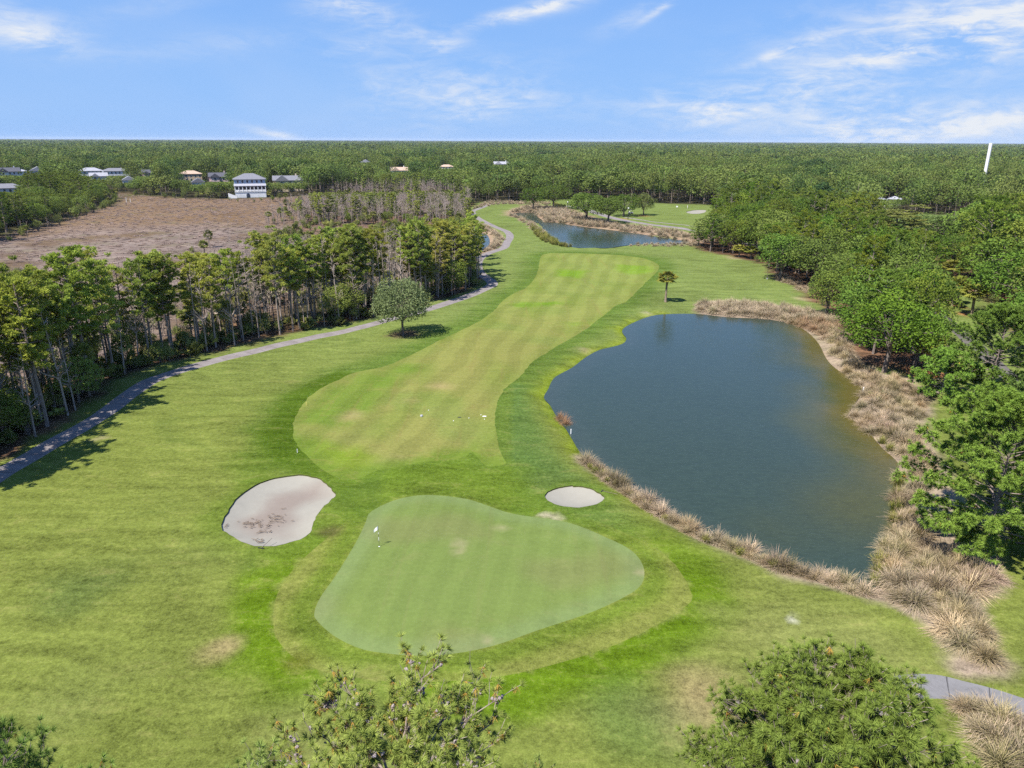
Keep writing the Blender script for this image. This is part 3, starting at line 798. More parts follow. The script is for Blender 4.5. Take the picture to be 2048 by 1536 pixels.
def fan(leaf, r, c, d, L, n=9, w=0.09, droop=0.5, tint=0.5):
    """one palm frond: a stalk and a folded fan of leaflets"""
    d = unit(d); side = unit(np.cross(d, np.array([0, 0, 1.0])) + 1e-6); up = np.cross(side, d)
    a = np.linspace(-1.15, 1.15, n)
    base = np.repeat((c + d * L * 0.42)[None], n, 0)
    dirs = unit(np.cos(a)[:, None] * d + np.sin(a)[:, None] * side + up * 0.08)
    tip = base + dirs * L * 0.58 * (1 - 0.22 * np.abs(a))[:, None]; tip[:, 2] -= droop * L * 0.25 * (0.4 + np.abs(a))
    mid = base + (tip - base) * 0.5; mid[:, 2] += 0.05 * L
    ww = unit(np.cross(dirs, up + 0.01))* w * L
    V = np.stack([base, mid + ww, tip, mid - ww], 1).reshape(-1, 3)
    leaf.add(V, np.arange(4 * n).reshape(n, 4), np.clip(tint + r.normal() * 0.12, 0, 1))
    leaf.add(np.array([c, c + d * L * 0.43 + side * 0.02, c + d * L * 0.43 - side * 0.02]), [[0, 1, 2]], tint * 0.8)

def palm(seed, h=5.5, L=1.9, n=30, dead=8):
    r = np.random.default_rng(seed); wood = MB(); leaf = MB(); old = MB()
    tp = trunk_path(r, h, 0.03, 6)
    tube(wood, tp, np.array([0.21, 0.16, 0.15, 0.15, 0.17, 0.15]) * (1 if h > 3 else .8), 8)
    top = tp[-1]
    for k in range(n):
        a = k * 2.399; e = 1.25 - 1.75 * k / n + r.normal() * 0.12
        fan(leaf, r, top, np.array([math.cos(a) * math.cos(e), math.sin(a) * math.cos(e), math.sin(e)]), L * r.uniform(0.85, 1.12), 11, 0.055, 0.9, 0.25 + 0.5 * (k / n))
    for k in range(dead):
        a = r.uniform(0, 6.28); e = -0.75 + r.normal() * 0.2
        fan(leaf, r, top - np.array([0, 0, .15]), np.array([math.cos(a) * math.cos(e), math.sin(a) * math.cos(e), math.sin(e)]), L * 0.8, 9, 0.05, 0.8, 1.0)
    return wood, leaf

def saw_palm(seed, n=26, L=1.3):
    r = np.random.default_rng(seed); leaf = MB()
    for k in range(n):
        a = r.uniform(0, 6.28); e = r.uniform(0.15, 1.3); c = np.array([r.normal() * 0.35, r.normal() * 0.35, r.uniform(0.0, 0.5)])
        fan(leaf, r, c, np.array([math.cos(a) * math.cos(e), math.sin(a) * math.cos(e), math.sin(e)]), L * r.uniform(0.8, 1.3), 8, 0.07, 0.5, r.uniform(0.1, 0.9))
    return leaf

def shrub(seed, h=2.2, rad=1.5, n=620, size=0.2, stems=6):
    r = np.random.default_rng(seed); leaf = MB(); wood = MB()
    nl = 9
    for k in range(nl):
        a = r.uniform(0, 6.28); q = np.array([math.cos(a) * rad * 0.55 * r.uniform(0, 1), math.sin(a) * rad * 0.55 * r.uniform(0, 1), h * r.uniform(0.3, 0.78)])
        s = on_sphere(r, n // nl, 0.2); lr = rad * r.uniform(0.35, 0.6)
        pos = q + s * np.array([lr, lr, lr * 0.9]) * r.uniform(0.4, 1, (n // nl, 1)); pos[:, 2] = np.maximum(pos[:, 2], 0.05)
        cards(leaf, pos, s * .5 + r.normal(size=s.shape) * .7 + np.array([0, 0, .3]), size * r.uniform(.7, 1.4, len(s)), size * r.uniform(.4, .7, len(s)), np.clip(r.uniform(.1, .9) + r.normal(size=len(s)) * .15, 0, 1), r, 0, s + np.array([0, 0, .5]))
        tube(wood, np.array([[0, 0, 0], q * 0.5 + r.normal(size=3) * .1, q]), [0.05, 0.035, 0.01], 4)
    return wood, leaf

def tussock(seed, n=210, L=1.25, w=0.032, spread=1.0, green=0.3):
    """fountain of arching dry blades, greener at the heart"""
    r = np.random.default_rng(seed); mb = MB()
    a = r.uniform(0, 6.283, n); e = np.arccos(np.clip(r.uniform(0.05, 0.97, n) ** 0.8, 0, 1)) * spread
    l = L * r.uniform(0.6, 1.15, n); base = np.column_stack([r.normal(size=n), r.normal(size=n), np.zeros(n)]) * 0.10 * L
    d = np.column_stack([np.cos(a) * np.sin(e), np.sin(a) * np.sin(e), np.cos(e)])
    side = np.column_stack([-np.sin(a), np.cos(a), np.zeros(n)])
    pts_ = []
    for t in (0, 0.4, 0.75, 1.0):
        p = base + d * (l * t)[:, None]; p[:, 2] -= 0.60 * l * t ** 2.0 * np.sin(e); p[:, 2] = np.maximum(p[:, 2], 0.02)
        pts_.append(p)
    ws = (1.0, 0.85, 0.55, 0.08); vs = []; ts = []
    dry = np.clip(r.normal(size=n) * 0.2 + 0.75, 0, 1)
    gr = r.uniform(0, 1, n) < green
    for p, k, tt in zip(pts_, ws, (0.0, 0.55, 0.85, 1.0)):
        vs += [p + side * w * k / 2, p - side * w * k / 2]
        tv = np.where(gr, 0.15 * tt, tt * dry); ts += [tv, tv]
    V = np.stack(vs, 1).reshape(-1, 3); T = np.stack(ts, 1).ravel(); i = np.arange(n)[:, None] * 8
    F = np.concatenate([i + np.array([[0, 1, 3, 2]]), i + np.array([[2, 3, 5, 4]]), i + np.array([[4, 5, 7, 6]])])
    mb.add(V, F, T)
    return mb

def great_pine(seed, h, rad, start, nl, ntw, needles, nlen=0.24, nw=0.012, cones=0.0, old=0.25, flat=0.9, zmax=1.0, lean=0.02, gap=0.0, rough=0.8):
    """a pine close enough to show single needles: limbs > twigs > needle tufts, cones and browned needles.
    Returns wood, green needles, browned needles, cones"""
    r = np.random.default_rng(seed); wood, leaf, brown, con = MB(), MB(), MB(), MB()
    tp = trunk_path(r, h * 0.97, lean, 10); tr = 0.0125 * h
    tube(wood, tp[tp[:, 2] < 0.9 * h], np.linspace(tr, 0.035, int((tp[:, 2] < 0.9 * h).sum())), 9)
    def tuft(q, d, sc, is_old):
        n = needles; s = unit(d + on_sphere(r, n) * 0.95)
        A = q + s * 0.015; ln_ = nlen * sc * r.uniform(0.75, 1.15, n)
        side = unit(np.cross(s, r.normal(size=(n, 3)) * .6 + np.array([0, 0, 1.0]) + .3 * d))
        B = q + s * ln_[:, None]; B[:, 2] -= 0.16 * ln_
        V = np.stack([A + side * nw / 2, A - side * nw / 2, B], 1).reshape(-1, 3)
        t = np.clip(r.uniform(0.15, 0.85) + r.normal(size=n) * 0.14, 0, 1)
        F = np.arange(3 * n).reshape(n, 3)
        leaf.add(V, F, np.repeat(t, 3))
        if is_old:
            m = max(4, n // 3); s = unit(-0.5 * d + on_sphere(r, m) * 0.9 + np.array([0, 0, -0.7])); q2 = q - d * 0.1
            B = q2 + s * (nlen * 0.95); side = unit(np.cross(s, r.normal(size=(m, 3))))
            V = np.stack([q2 + side * nw / 2, q2 - side * nw / 2, B], 1).reshape(-1, 3)
            brown.add(V, np.arange(3 * m).reshape(m, 3), np.repeat(r.uniform(0, 1, m), 3))
    for k in range(nl):
        f = (k + r.uniform(0, 1)) / nl; z = h * (start + (0.93 - start) * f)
        a = k * 2.399 + r.uniform(-.45, .45); up = -0.18 + 1.5 * f ** 1.3 + r.uniform(-.15, .2)
        d = unit(np.array([math.cos(a), math.sin(a), up])); b0 = at_h(tp, z)
        zc = h * (start + 0.30 * (1 - start)); sz = (h - zc) if d[2] > 0 or b0[2] > zc else (zc - h * start) + 0.6
        S = np.array([rad, rad, sz]); p_ = (b0 - (tp[-1][0] * .5, tp[-1][1] * .5, zc)) / S; d_ = d / S
        A2, B2, C2 = d_ @ d_, p_ @ d_, p_ @ p_ - 1
        L = (-B2 + math.sqrt(max(0.0, B2 * B2 - A2 * C2))) / A2 if B2 * B2 > A2 * C2 else 0.4
        L = max(0.4, L) * r.uniform(rough, 1.04)
        p = limb_path(r, b0, d, L, 0.06, 6, 0.09)
        tube(wood, p, np.linspace(0.030 + 0.05 * (1 - f), 0.012, 6), 5)
        for j in range(ntw):
            t = 1 - 0.72 * r.uniform() ** 1.5; q = np.array([np.interp(t * 5, range(6), p[:, i]) for i in range(3)])
            d2 = unit(d + on_sphere(r, 1)[0] * 0.85 + np.array([0, 0, 0.5])); tl = r.uniform(0.35, 0.85) * min(1.0, 0.35 + L / rad)
            w_ = limb_path(r, q, d2, tl, 0.12, 4, 0.10)
            tube(wood, w_, [0.014, 0.011, 0.009, 0.007], 3)
            if r.uniform() < gap: continue
            is_old = r.uniform() < old
            tuft(w_[-1], unit(w_[-1] - w_[-2]), 1.0, is_old)
            tuft(w_[2], unit(d2 + r.normal(size=3) * 0.3), 0.85, False)
            if r.uniform() < 0.5:
                e = unit(d2 + on_sphere(r, 1)[0] * 0.9); q3 = w_[1] + e * tl * 0.5
                tube(wood, np.array([w_[1], q3]), [0.009, 0.006], 3); tuft(q3, e, 0.95, r.uniform() < old)
            if r.uniform() < cones:
                for _ in range(r.integers(1, 4)):
                    c = w_[1] + r.normal(size=3) * 0.07; cl = r.uniform(0.08, 0.13); ax = unit(r.normal(size=3) + np.array([0, 0, -.4]))
                    tube(con, np.array([c - ax * cl / 2, c - ax * cl * .25, c + ax * cl * .1, c + ax * cl / 2]), np.array([.4, 1, .8, .15]) * cl * 0.42, 6)
    top = max(leaf.V[i][:, 2].max() for i in range(len(leaf.V)))
    allv = np.concatenate(leaf.V); off = (np.percentile(allv[:, :2], 3, axis=0) + np.percentile(allv[:, :2], 97, axis=0)) / 2
    for mb in (wood, leaf, brown, con):          # the trunk leans so that the crown hangs over its foot
        mb.V = [V - np.column_stack([off[None] * V[:, 2:] / top, np.zeros(len(V))]) for V in mb.V]
    allv = np.concatenate(leaf.V)[:, :2]; k = rad / np.percentile(np.hypot(allv[:, 0], allv[:, 1]), 97)
    for mb in (wood, leaf, brown, con):
        mb.V = [V * (k, k, h / top) for V in mb.V]
    return wood, leaf, brown, con

# ------------------------------------------------------------------ kinds: parts shared between copies
class Kind:
    def __init__(s, name, cat, variants): s.name, s.cat, s.v = name, cat, variants   # variants: list of [(part, mesh), ...]; one pair (None, mesh) = single mesh
def two(wl, bark, leafm, nm):
    w, l = wl
    return [('trunk', w.mesh(nm + '_trunk', MAT[bark])), ('crown', l.mesh(nm + '_crown', MAT[leafm]))]
def one(mb, mats, nm): return [(None, mb.mesh(nm, mats))]

K = {}
K['pine'] = Kind('pine_tree', 'pine tree', [two(pine(100 + i, 20, (0.46, 0.38, 0.54, 0.44, 0.36, 0.58, 0.42)[i], (2.7, 3.2, 2.2, 2.9, 2.5, 3.1, 2.4)[i], (33, 40, 28, 35, 38, 28, 34)[i]), 'bark', 'pine', 'pine') for i in range(7)])
K['dpine'] = Kind('pine_tree', 'pine tree', [two(pine(150 + i, 18, (0.28, 0.22, 0.34, 0.3)[i], (3.5, 3.8, 3.2, 3.6)[i], (36, 40, 34, 36)[i]), 'bark', 'pine_deep', 'pine') for i in range(4)])
K['oak'] = Kind('broadleaf_tree', 'broadleaf tree', [two(broadleaf(200 + i, (13, 12, 14, 12.5, 13, 14)[i], (5.2, 5.6, 4.8, 5.4, 4.6, 5.8)[i], (.16, .2, .14, .18, .1, .2)[i], (24, 27, 22, 28, 21, 30)[i], 190), 'oak_bark', 'oak', 'broadleaf') for i in range(6)])
K['bare'] = Kind('bare_tree', 'bare tree', [one(bare(300 + i, 12, (13, 9, 16, 6, 11, 4, 14, 8)[i], (.16, .14, .18, .12, .15, .1, .2, .14)[i]), MAT['dead_bark'], 'bare_tree') for i in range(8)])
K['palm'] = Kind('palm_tree', 'palm tree', [two(palm(400 + i, (5.2, 4.2, 6.0, 3.4)[i]), 'palm_bark', 'palm', 'palm') for i in range(4)])
K['saw'] = Kind('palmetto_shrub', 'palmetto shrub', [one(saw_palm(420 + i, (26, 32, 22)[i], (1.3, 1.5, 1.15)[i]), MAT['palm'], 'palmetto_shrub') for i in range(3)])
K['shrub'] = Kind('shrub', 'shrub', [[('stems', w.mesh('shrub_stems', MAT['oak_bark'])), ('foliage', l.mesh('shrub_foliage', MAT['shrub']))] for w, l in (shrub(440 + i, (2.4, 3.2, 1.8, 2.8)[i], (1.5, 1.8, 1.4, 1.3)[i]) for i in range(4))])
K['tussock'] = Kind('grass_tussock', 'grass tussock', [one(tussock(500 + i, 580, 1.45, 0.024, (1.0, 1.1, 0.9, 1.0, 0.8, 1.15)[i], (.35, .2, .5, .25, .4, .12)[i]), MAT['dry'], 'grass_tussock') for i in range(6)])
K['reed'] = Kind('reed_clump', 'reed clump', [one(tussock(520 + i, 150, 1.5, 0.05, 0.5, .45), MAT['reed'], 'reed_clump') for i in range(3)])

def plant(kind, x, y, s=1.0, rz=None, v=None, label=None, group=None, tint=None, z=None):
    """one plant as a thing of its own, sharing its parts' meshes with its kind"""
    k = K[kind]; v = int(rng.integers(0, len(k.v))) if v is None else v
    rz = rng.uniform(0, 6.283) if rz is None else rz
    loc = (x, y, gz(x, y) - 0.03 if z is None else z)
    parts = k.v[v]
    if parts[0][0] is None:
        o = put(k.name, parts[0][1], None, loc, rz, s); objs = [o]
    else:
        o = empty(k.name, loc, rz, s); objs = [put(nm, me, o) for nm, me in parts]
    if tint is not None:
        for q in objs: q.color = (*tint, 1)
    tag(o, label or 'plant', k.cat, group)
    return o

def stuff(name, label, meshes, P, rz, sc, idx=None, mats=None):
    """uncountable mass as ONE object: a point cloud mesh that draws leafy meshes at its points"""
    me = bpy.data.meshes.new(name); me.vertices.add(len(P))
    me.vertices.foreach_set('co', np.asarray(P, np.float32).ravel())
    idx = rng.integers(0, len(meshes), len(P)) if idx is None else idx
    a = me.attributes.new('pick', 'INT', 'POINT'); a.data.foreach_set('value', np.asarray(idx, np.int32))
    a = me.attributes.new('turn', 'FLOAT_VECTOR', 'POINT'); a.data.foreach_set('vector', np.column_stack([np.zeros(len(P)), np.zeros(len(P)), rz]).ravel().astype(np.float32))
    a = me.attributes.new('size', 'FLOAT_VECTOR', 'POINT'); a.data.foreach_set('vector', np.asarray(sc, np.float32).ravel())
    o = bpy.data.objects.new(name, me); COL.objects.link(o); tag(o, label, kind='stuff')
    t = bpy.data.node_groups.new(name + '_scatter', 'GeometryNodeTree')
    t.interface.new_socket('Geometry', in_out='INPUT', socket_type='NodeSocketGeometry')
    t.interface.new_socket('Geometry', in_out='OUTPUT', socket_type='NodeSocketGeometry')
    gi = t.nodes.new('NodeGroupInput'); go = t.nodes.new('NodeGroupOutput')
    j = t.nodes.new('GeometryNodeJoinGeometry')
    for m in reversed(meshes):
        src = bpy.data.objects.new(name + '_source', m)
        oi = t.nodes.new('GeometryNodeObjectInfo'); oi.inputs['Object'].default_value = src
        g2 = t.nodes.new('GeometryNodeGeometryToInstance')
        t.links.new(oi.outputs['Geometry'], g2.inputs[0]); t.links.new(g2.outputs[0], j.inputs[0])
    ip = t.nodes.new('GeometryNodeInstanceOnPoints')
    t.links.new(gi.outputs[0], ip.inputs['Points']); t.links.new(j.outputs[0], ip.inputs['Instance'])
    ip.inputs['Pick Instance'].default_value = True
    def na(nm, ty):
        n = t.nodes.new('GeometryNodeInputNamedAttribute'); n.data_type = ty; n.inputs[0].default_value = nm; return n.outputs[0]
    t.links.new(na('pick', 'INT'), ip.inputs['Instance Index'])
    e2r = t.nodes.new('FunctionNodeEulerToRotation'); t.links.new(na('turn', 'FLOAT_VECTOR'), e2r.inputs[0])
    t.links.new(e2r.outputs[0], ip.inputs['Rotation'])
    t.links.new(na('size', 'FLOAT_VECTOR'), ip.inputs['Scale'])
    t.links.new(ip.outputs[0], go.inputs[0])
    md = o.modifiers.new('scatter', 'NODES'); md.node_group = t
    return o

# ------------------------------------------------------------------ buildings
def surf(o, nm, mb, mat): return put(nm, mb.mesh(nm, MAT[mat] if isinstance(mat, str) else mat), o)
for nm, c in (('blue_siding', (0.27, 0.36, 0.46)), ('white_siding', (0.66, 0.66, 0.66)), ('cream_siding', (0.60, 0.50, 0.38)), ('pink_siding', (0.52, 0.40, 0.38)), ('tan_siding', (0.52, 0.40, 0.28)),
              ('grey_roof', (0.17, 0.17, 0.19)), ('pale_roof', (0.30, 0.30, 0.33)), ('tan_roof', (0.42, 0.31, 0.24)), ('dark_roof', (0.085, 0.085, 0.10))):
    MAT[nm] = plain_mat(nm, c, 0.85, 0.15, 0.12, 1.5)
MAT['glass'] = plain_mat('window_glass', (0.03, 0.045, 0.07), 0.12, 0.6, 0.3)

def roof_mesh(w, d, z, rise, kind, over=0.5, x0=0.0, y0=0.0, turn=False):
    mb = MB(); a, b = w / 2 + over, d / 2 + over; t = 0.25
    if turn: a, b = b, a
    r = max(0.0, a - b) if kind == 'hip' else a
    V = np.array([[-a,-b,z],[a,-b,z],[a,b,z],[-a,b,z],[-r,0,z+rise],[r,0,z+rise],[-a,-b,z-t],[a,-b,z-t],[a,b,z-t],[-a,b,z-t]], float)
    if turn: V = V[:, [1, 0, 2]] * np.array([-1, 1, 1])
    V += (x0, y0, 0)
    mb.add(V, [[0,1,5,4],[2,3,4,5],[0,6,7,1],[1,7,8,2],[2,8,9,3],[3,9,6,0],[6,9,8,7]]); mb.add(V, [[1,2,5],[3,0,4]])
    return mb

def gable_wall(w, z, rise, y, x0, mat):
    mb = MB(); V = np.array([[-w/2,y,z],[w/2,y,z],[0,y,z+rise],[-w/2,y+.3,z],[w/2,y+.3,z],[0,y+.3,z+rise]], float) + (x0, 0, 0)
    mb.add(V, [[0,1,2],[5,4,3]]); mb.add(V, [[0,3,4,1],[1,4,5,2],[2,5,3,0]]); return mb

def window(o, x, y, z, w, h, mat='white', rz=0.0):
    f = MB(); box(f, (x, y - 0.04, z), (w + 0.25, 0.10, h + 0.25)); fo = surf(o, 'window', f, mat)
    p = MB(); box(p, (x, y - 0.11, z), (w, 0.05, h)); put('pane', p.mesh('pane', MAT['glass']), fo)

def house(px, py_top, hgt, w, d, siding, roof, style, label, rz=0.0):
    """walls, roof, windows and porch; stands where its ridge shows at (px, py_top)"""
    dd = ray(px, py_top); t = (hgt - CAMH) / dd[2]; x, y = dd[0] * t, dd[1] * t
    o = empty('house', (x, y, 0.0), -math.atan2(x, y) + rz)
    tag(o, label, 'house', 'houses beyond the marsh')
    rise = {'hip': 0.22, 'gable': 0.36, 'cross': 0.30}[style] * min(w, d) * 1.0
    ez = hgt - rise; yf = -d / 2
    wl = MB(); box(wl, (0, 0, ez / 2), (w, d, ez)); surf(o, 'wall', wl, siding)
    if style == 'hip':
        surf(o, 'roof', roof_mesh(w, d, ez, rise, 'hip'), roof)
    elif style == 'gable':
        surf(o, 'roof', roof_mesh(w, d, ez, rise, 'gable', 0.5, turn=True), roof)
        gm = gable_wall(w, ez, rise * 0.93, yf - 0.02, 0, siding); surf(o, 'gable', gm, siding); window(o, 0, yf - 0.05, ez + rise * 0.35, 1.1, 1.3)
    else:
        surf(o, 'roof', roof_mesh(w, d, ez, rise, 'gable'), roof)
        gw = w * 0.42; gx = -w * 0.2
        wg = MB(); box(wg, (gx, yf - 1.4, ez / 2), (gw, 3.2, ez)); surf(o, 'wing', wg, siding)
        surf(o, 'roof', roof_mesh(gw, 6.0, ez + 0.02, gw * 0.42, 'gable', 0.4, gx, yf - 0.2, True), roof)
        surf(o, 'gable', gable_wall(gw, ez, gw * 0.40, yf - 3.02, gx, siding), siding); window(o, gx, yf - 3.06, ez + 0.8, 1.0, 1.3)
        window(o, gx, yf - 3.02, ez - 1.6, 1.6, 1.5)
        ch = MB(); box(ch, (w * 0.28, 0.5, hgt), (1.0, 1.0, 2.4)); surf(o, 'chimney', ch, siding)
    n = max(3, int(w / 3.0))
    for k in range(n):
        xw = (k + .5) / n * w - w / 2
        if style == 'cross' and xw < w * 0.02: continue
        if hgt > 8: window(o, xw, yf, ez - 1.5, 1.1, 1.7)
        window(o, xw, yf, max(1.6, ez - 4.6), 1.1, 1.8)
    return o

def big_house():
    px, base = 502.5, 394.5; q = at(px, base); x, y = q
    o = empty('house', (x, y, 0.0), -math.atan2(x, y)); s = math.hypot(x, y) * 1.02 / FPX
    tag(o, 'blue grey three storey house with hip roof, columned porch and white boat ramp wall', 'house', 'houses beyond the marsh')
    w = 53 * s; d = 13.0; H1, H2, H3 = 3.6, 7.6, 11.0
    m = MB(); box(m, (0, d / 2, H3 / 2), (w, d, H3)); surf(o, 'wall', m, 'blue_siding')
    surf(o, 'roof', roof_mesh(w, d, H3, 3.3, 'hip', 0.7, 0, d / 2), 'grey_roof')
    for k in range(6):
        window(o, (-0.38 + k * 0.152) * w, 0, H3 - 1.4, 1.2, 1.6)
    m = MB(); box(m, (0, -1.6, H1 - 0.15), (w + .2, 3.2, 0.3)); surf(o, 'porch_floor', m, 'white')
    m = MB(); V = np.array([[-w/2-.3,-3.5,H2-.4],[w/2+.3,-3.5,H2-.4],[w/2+.3,-.02,H2+.7],[-w/2-.3,-.02,H2+.7],[-w/2-.3,-3.5,H2-.6],[w/2+.3,-3.5,H2-.6],[w/2+.3,-.02,H2-.6],[-w/2-.3,-.02,H2-.6]])
    m.add(V, [[0,1,2,3],[0,4,5,1],[1,5,6,2],[3,7,4,0],[4,7,6,5]]); surf(o, 'porch_roof', m, 'pale_roof')
    for k in range(9):
        m = MB(); box(m, (-w/2 + .2 + k * (w - .4) / 8, -3.1, (H1 + H2 - .5) / 2), (.32, .32, H2 - H1 - .6)); surf(o, 'column', m, 'white')
    for k in range(8):
        window(o, -w/2 + .2 + (k + .5) * (w - .4) / 8, 0, (H1 + H2) / 2 - .2, 1.5, 2.4)
    m = MB(); box(m, (0, -3.1, H1 + .75), (w - .2, .1, .9)); surf(o, 'railing', m, 'white')
    m = MB(); box(m, (0, -1.5, (H1 - .3) / 2), (w - .3, 2.9, H1 - .3)); surf(o, 'lower_wall', m, 'white_siding')
    m = MB(); th = np.linspace(0, math.pi, 9)
    pr = np.concatenate([[[1.1, 0.05]], np.column_stack([1.1 * np.cos(th), 1.5 + 1.1 * np.sin(th)]), [[-1.1, 0.05]]]); n = len(pr)
    V = np.concatenate([np.column_stack([pr[:, 0] - 1.6, np.full(n, -3.02), pr[:, 1]]), np.column_stack([pr[:, 0] - 1.6, np.full(n, -2.9), pr[:, 1]])])
    m.add(V, [list(range(n))]); m.add(V, [[i, n + i, n + (i + 1) % n, (i + 1) % n] for i in range(n)]); surf(o, 'archway', m, 'glass')
    m = MB(); V = np.array([[-w/2-4,-7,0],[-w/2+1,-7,0],[-w/2+1,-7,1.3],[-w/2-4,-7,3.2],[-w/2-4,-6.4,0],[-w/2+1,-6.4,0],[-w/2+1,-6.4,1.3],[-w/2-4,-6.4,3.2]])
    m.add(V, [[0,1,2,3],[7,6,5,4],[3,2,6,7],[0,4,5,1],[1,5,6,2],[0,3,7,4]]); surf(o, 'ramp_wall', m, 'white')
    return (px, 30, 352, 399, math.hypot(x, y))

HIDE = [big_house()]         # (px, half width, top row, bottom row, distance): kept clear of taller trees in front
for a in ((575,351,10.5,20,10,'cream_siding','grey_roof','cross','cream house with two pink gables half hidden by pines beside the blue house'),
          (437,345,9.5,15,10,'pink_siding','dark_roof','cross','pinkish gabled house with dark roof left of the blue house'),
          (380,341,10,17,11,'tan_siding','tan_roof','hip','tan house under a pinkish tan hip roof'),
          (395,356,6.5,9,8,'white_siding','grey_roof','gable','small white gable end in front of the tan roofed house'),
          (180,335,10,19,12,'white_siding','pale_roof','hip','white house with pale grey hip roof behind the left trees'),
          (196,345,8,13,9,'white_siding','pale_roof','cross','low white wing with grey gable beside the white hip roof house'),
          (230,336,9.5,22,11,'white_siding','grey_roof','hip','white house with a row of upper windows under a long grey hip roof'),
          (74,333,10,13,10,'white_siding','pale_roof','gable','white house with steep gable and pale roof at the far left'),
          (14,335,10,18,11,'white_siding','dark_roof','cross','white gabled house with dark roof in the far left corner'),
          (36,337,9,12,10,'white_siding','pale_roof','hip','pale grey roof right of the corner gable house'),
          (12,367,8.5,18,11,'white_siding','grey_roof','hip','grey hip roof poking out of the trees at the left edge'),
          (296,339,8.5,10,9,'pink_siding','dark_roof','cross','small dark roofed house among trees left of the tan roof'),
          (256,352,7,9,8,'white_siding','pale_roof','gable','small white facade peeking between trees beside the marsh tip'),
          (798,334,9,17,10,'white_siding','tan_roof','cross','white house with steep gable and tan roof alone in the woods'),
          (893,329,8.5,16,10,'white_siding','tan_roof','hip','distant tan roof in the woods right of the lone white house'),
          (1003,323,8.5,20,10,'white_siding','pale_roof','cross','distant pale grey roof farthest right in the woods'),
          (731,319,8.5,13,10,'white_siding','pale_roof','gable','tiny distant gable in the woods left of the lone white house'),
          (585,309,8.5,18,10,'white_siding','pale_roof','hip','very distant pale roof above the blue house'),
          (1757,393,5.5,9,8,'white_siding','pale_roof','hip','pale blue roof glimpsed through the right woods'),
          (1790,392,5,7,7,'white_siding','pale_roof','hip','smaller pale roof just right of the glimpsed blue roof')):
    o = house(*a[:-1], label=a[-1]); s = FPX / math.hypot(o.location.x, o.location.y)
    hw_ = a[3] * s / 2; HIDE.append((a[0], hw_ + 3, a[1], a[1] + (5 if a[0] > 1500 else max(6, a[2] * (.5 if a[0] == 575 else .85 if a[0] < 700 else .55) * s)), math.hypot(o.location.x, o.location.y)))

def tower():
    q = at(1963, 381); o = empty('water_tower', (q[0], q[1], 0)); tag(o, 'tall white tower column rising out of the right woods', 'tower')
    m = MB(); z = np.array([0, 1.5, 4, 8, 20, 30, 34.4]); tube(m, np.column_stack([z * 0, z * 0, z]), np.array([1.9, 1.6, 1.3, 1.1, 1.05, 1.1, 1.25]), 20); surf(o, 'column', m, 'white')
    m = MB(); box(m, (0.2, -1.6, 1.2), (1.0, .3, 2.1)); surf(o, 'door', m, 'steel')
    m = MB()
    for k in range(26): box(m, (1.2, -.4, 6 + k * 1.05), (.06, .5, .05))
    for s_ in (-.65, -.15): box(m, (1.2, s_, 19.3), (.05, .05, 27))
    surf(o, 'ladder', m, 'steel')
    HIDE.append((1967, 8, 284, 376, math.hypot(*q)))
tower()

# ------------------------------------------------------------------ which plants stand where
def fit(x, y, h):
    """how tall something may grow at (x, y) so that the clearings, roofs and shores behind stay in sight; <= 0: nothing stands there"""
    px, pb = proj(np.array([x, y, 0.0])); pt = proj(np.array([x, y, h]))[1]; d = math.hypot(x, y); cap = -1e9
    for hx, hw_, t, b, hd in HIDE:
        if abs(px - hx) < hw_ + (4.2 if hw_ > 3 else 3) * FPX / d * (d > 200):
            if d < hd - 8: cap = max(cap, b)
            elif d < hd + 12: return 0
    if d < 150 and px < 140: cap = max(cap, 548 - 14 * math.sin(px * .05))
    elif d < 150 and px < 500: cap = max(cap, 520 + 9 * math.sin(px * .09))
    elif d < 240 and 480 <= px < 590: cap = max(cap, 478)
    if 500 <= px < 760 and d < 330: cap = max(cap, 474 - max(0, px - 640) * .12 + 7 * math.sin(px * .13))
    if 590 <= px < 935 and d < 330: cap = max(cap, 452 + 9 * math.sin(px * .11) + max(0, 700 - px) * .2)
    if 560 < px < 930 and 330 <= d < 480: cap = max(cap, 384)
    if 240 < d < 460 and px < 245: cap = max(cap, 390)
    if d < 400 and 1765 < px < 1945: cap = max(cap, 466 if d > 120 else 470)
    if 1945 < px and d < 420: cap = max(cap, 400)
    if d < 330 and 1375 < px < 1450: cap = max(cap, 452 - (px - 1375) * 0.4)
    if d < 300 and 1450 < px < 1770: cap = max(cap, 428 + 10 * math.sin(px * .04))
    if 240 < d < 470 and 240 < px < 800: cap = max(cap, 388)
    if 1836 < px < 1885 and d < 168: cap = max(cap, 645)
    if 1885 <= px < 1972 and d < 168: cap = max(cap, 690)
    if pt < cap:
        h = top_z((x, y), cap)
    return h

def jitter(poly, st):
    lo, hi = poly.min(0), poly.max(0)
    gx, gy = np.meshgrid(np.arange(lo[0], hi[0], st), np.arange(lo[1], hi[1], st))
    P = np.stack([gx.ravel(), gy.ravel()], 1) + rng.uniform(-.42, .42, (gx.size, 2)) * st
    return P[inside(P, poly)]

CAND = {k: [] for k in ('pine', 'dpine', 'oak', 'bare', 'palm', 'saw', 'shrub')}      # (x, y, height or scale, zone)
def cand(k, x, y, h, zone, lo=4.0):
    h = fit(x, y, h)
    if h >= lo: CAND[k].append((x, y, h, zone))
    return h >= lo

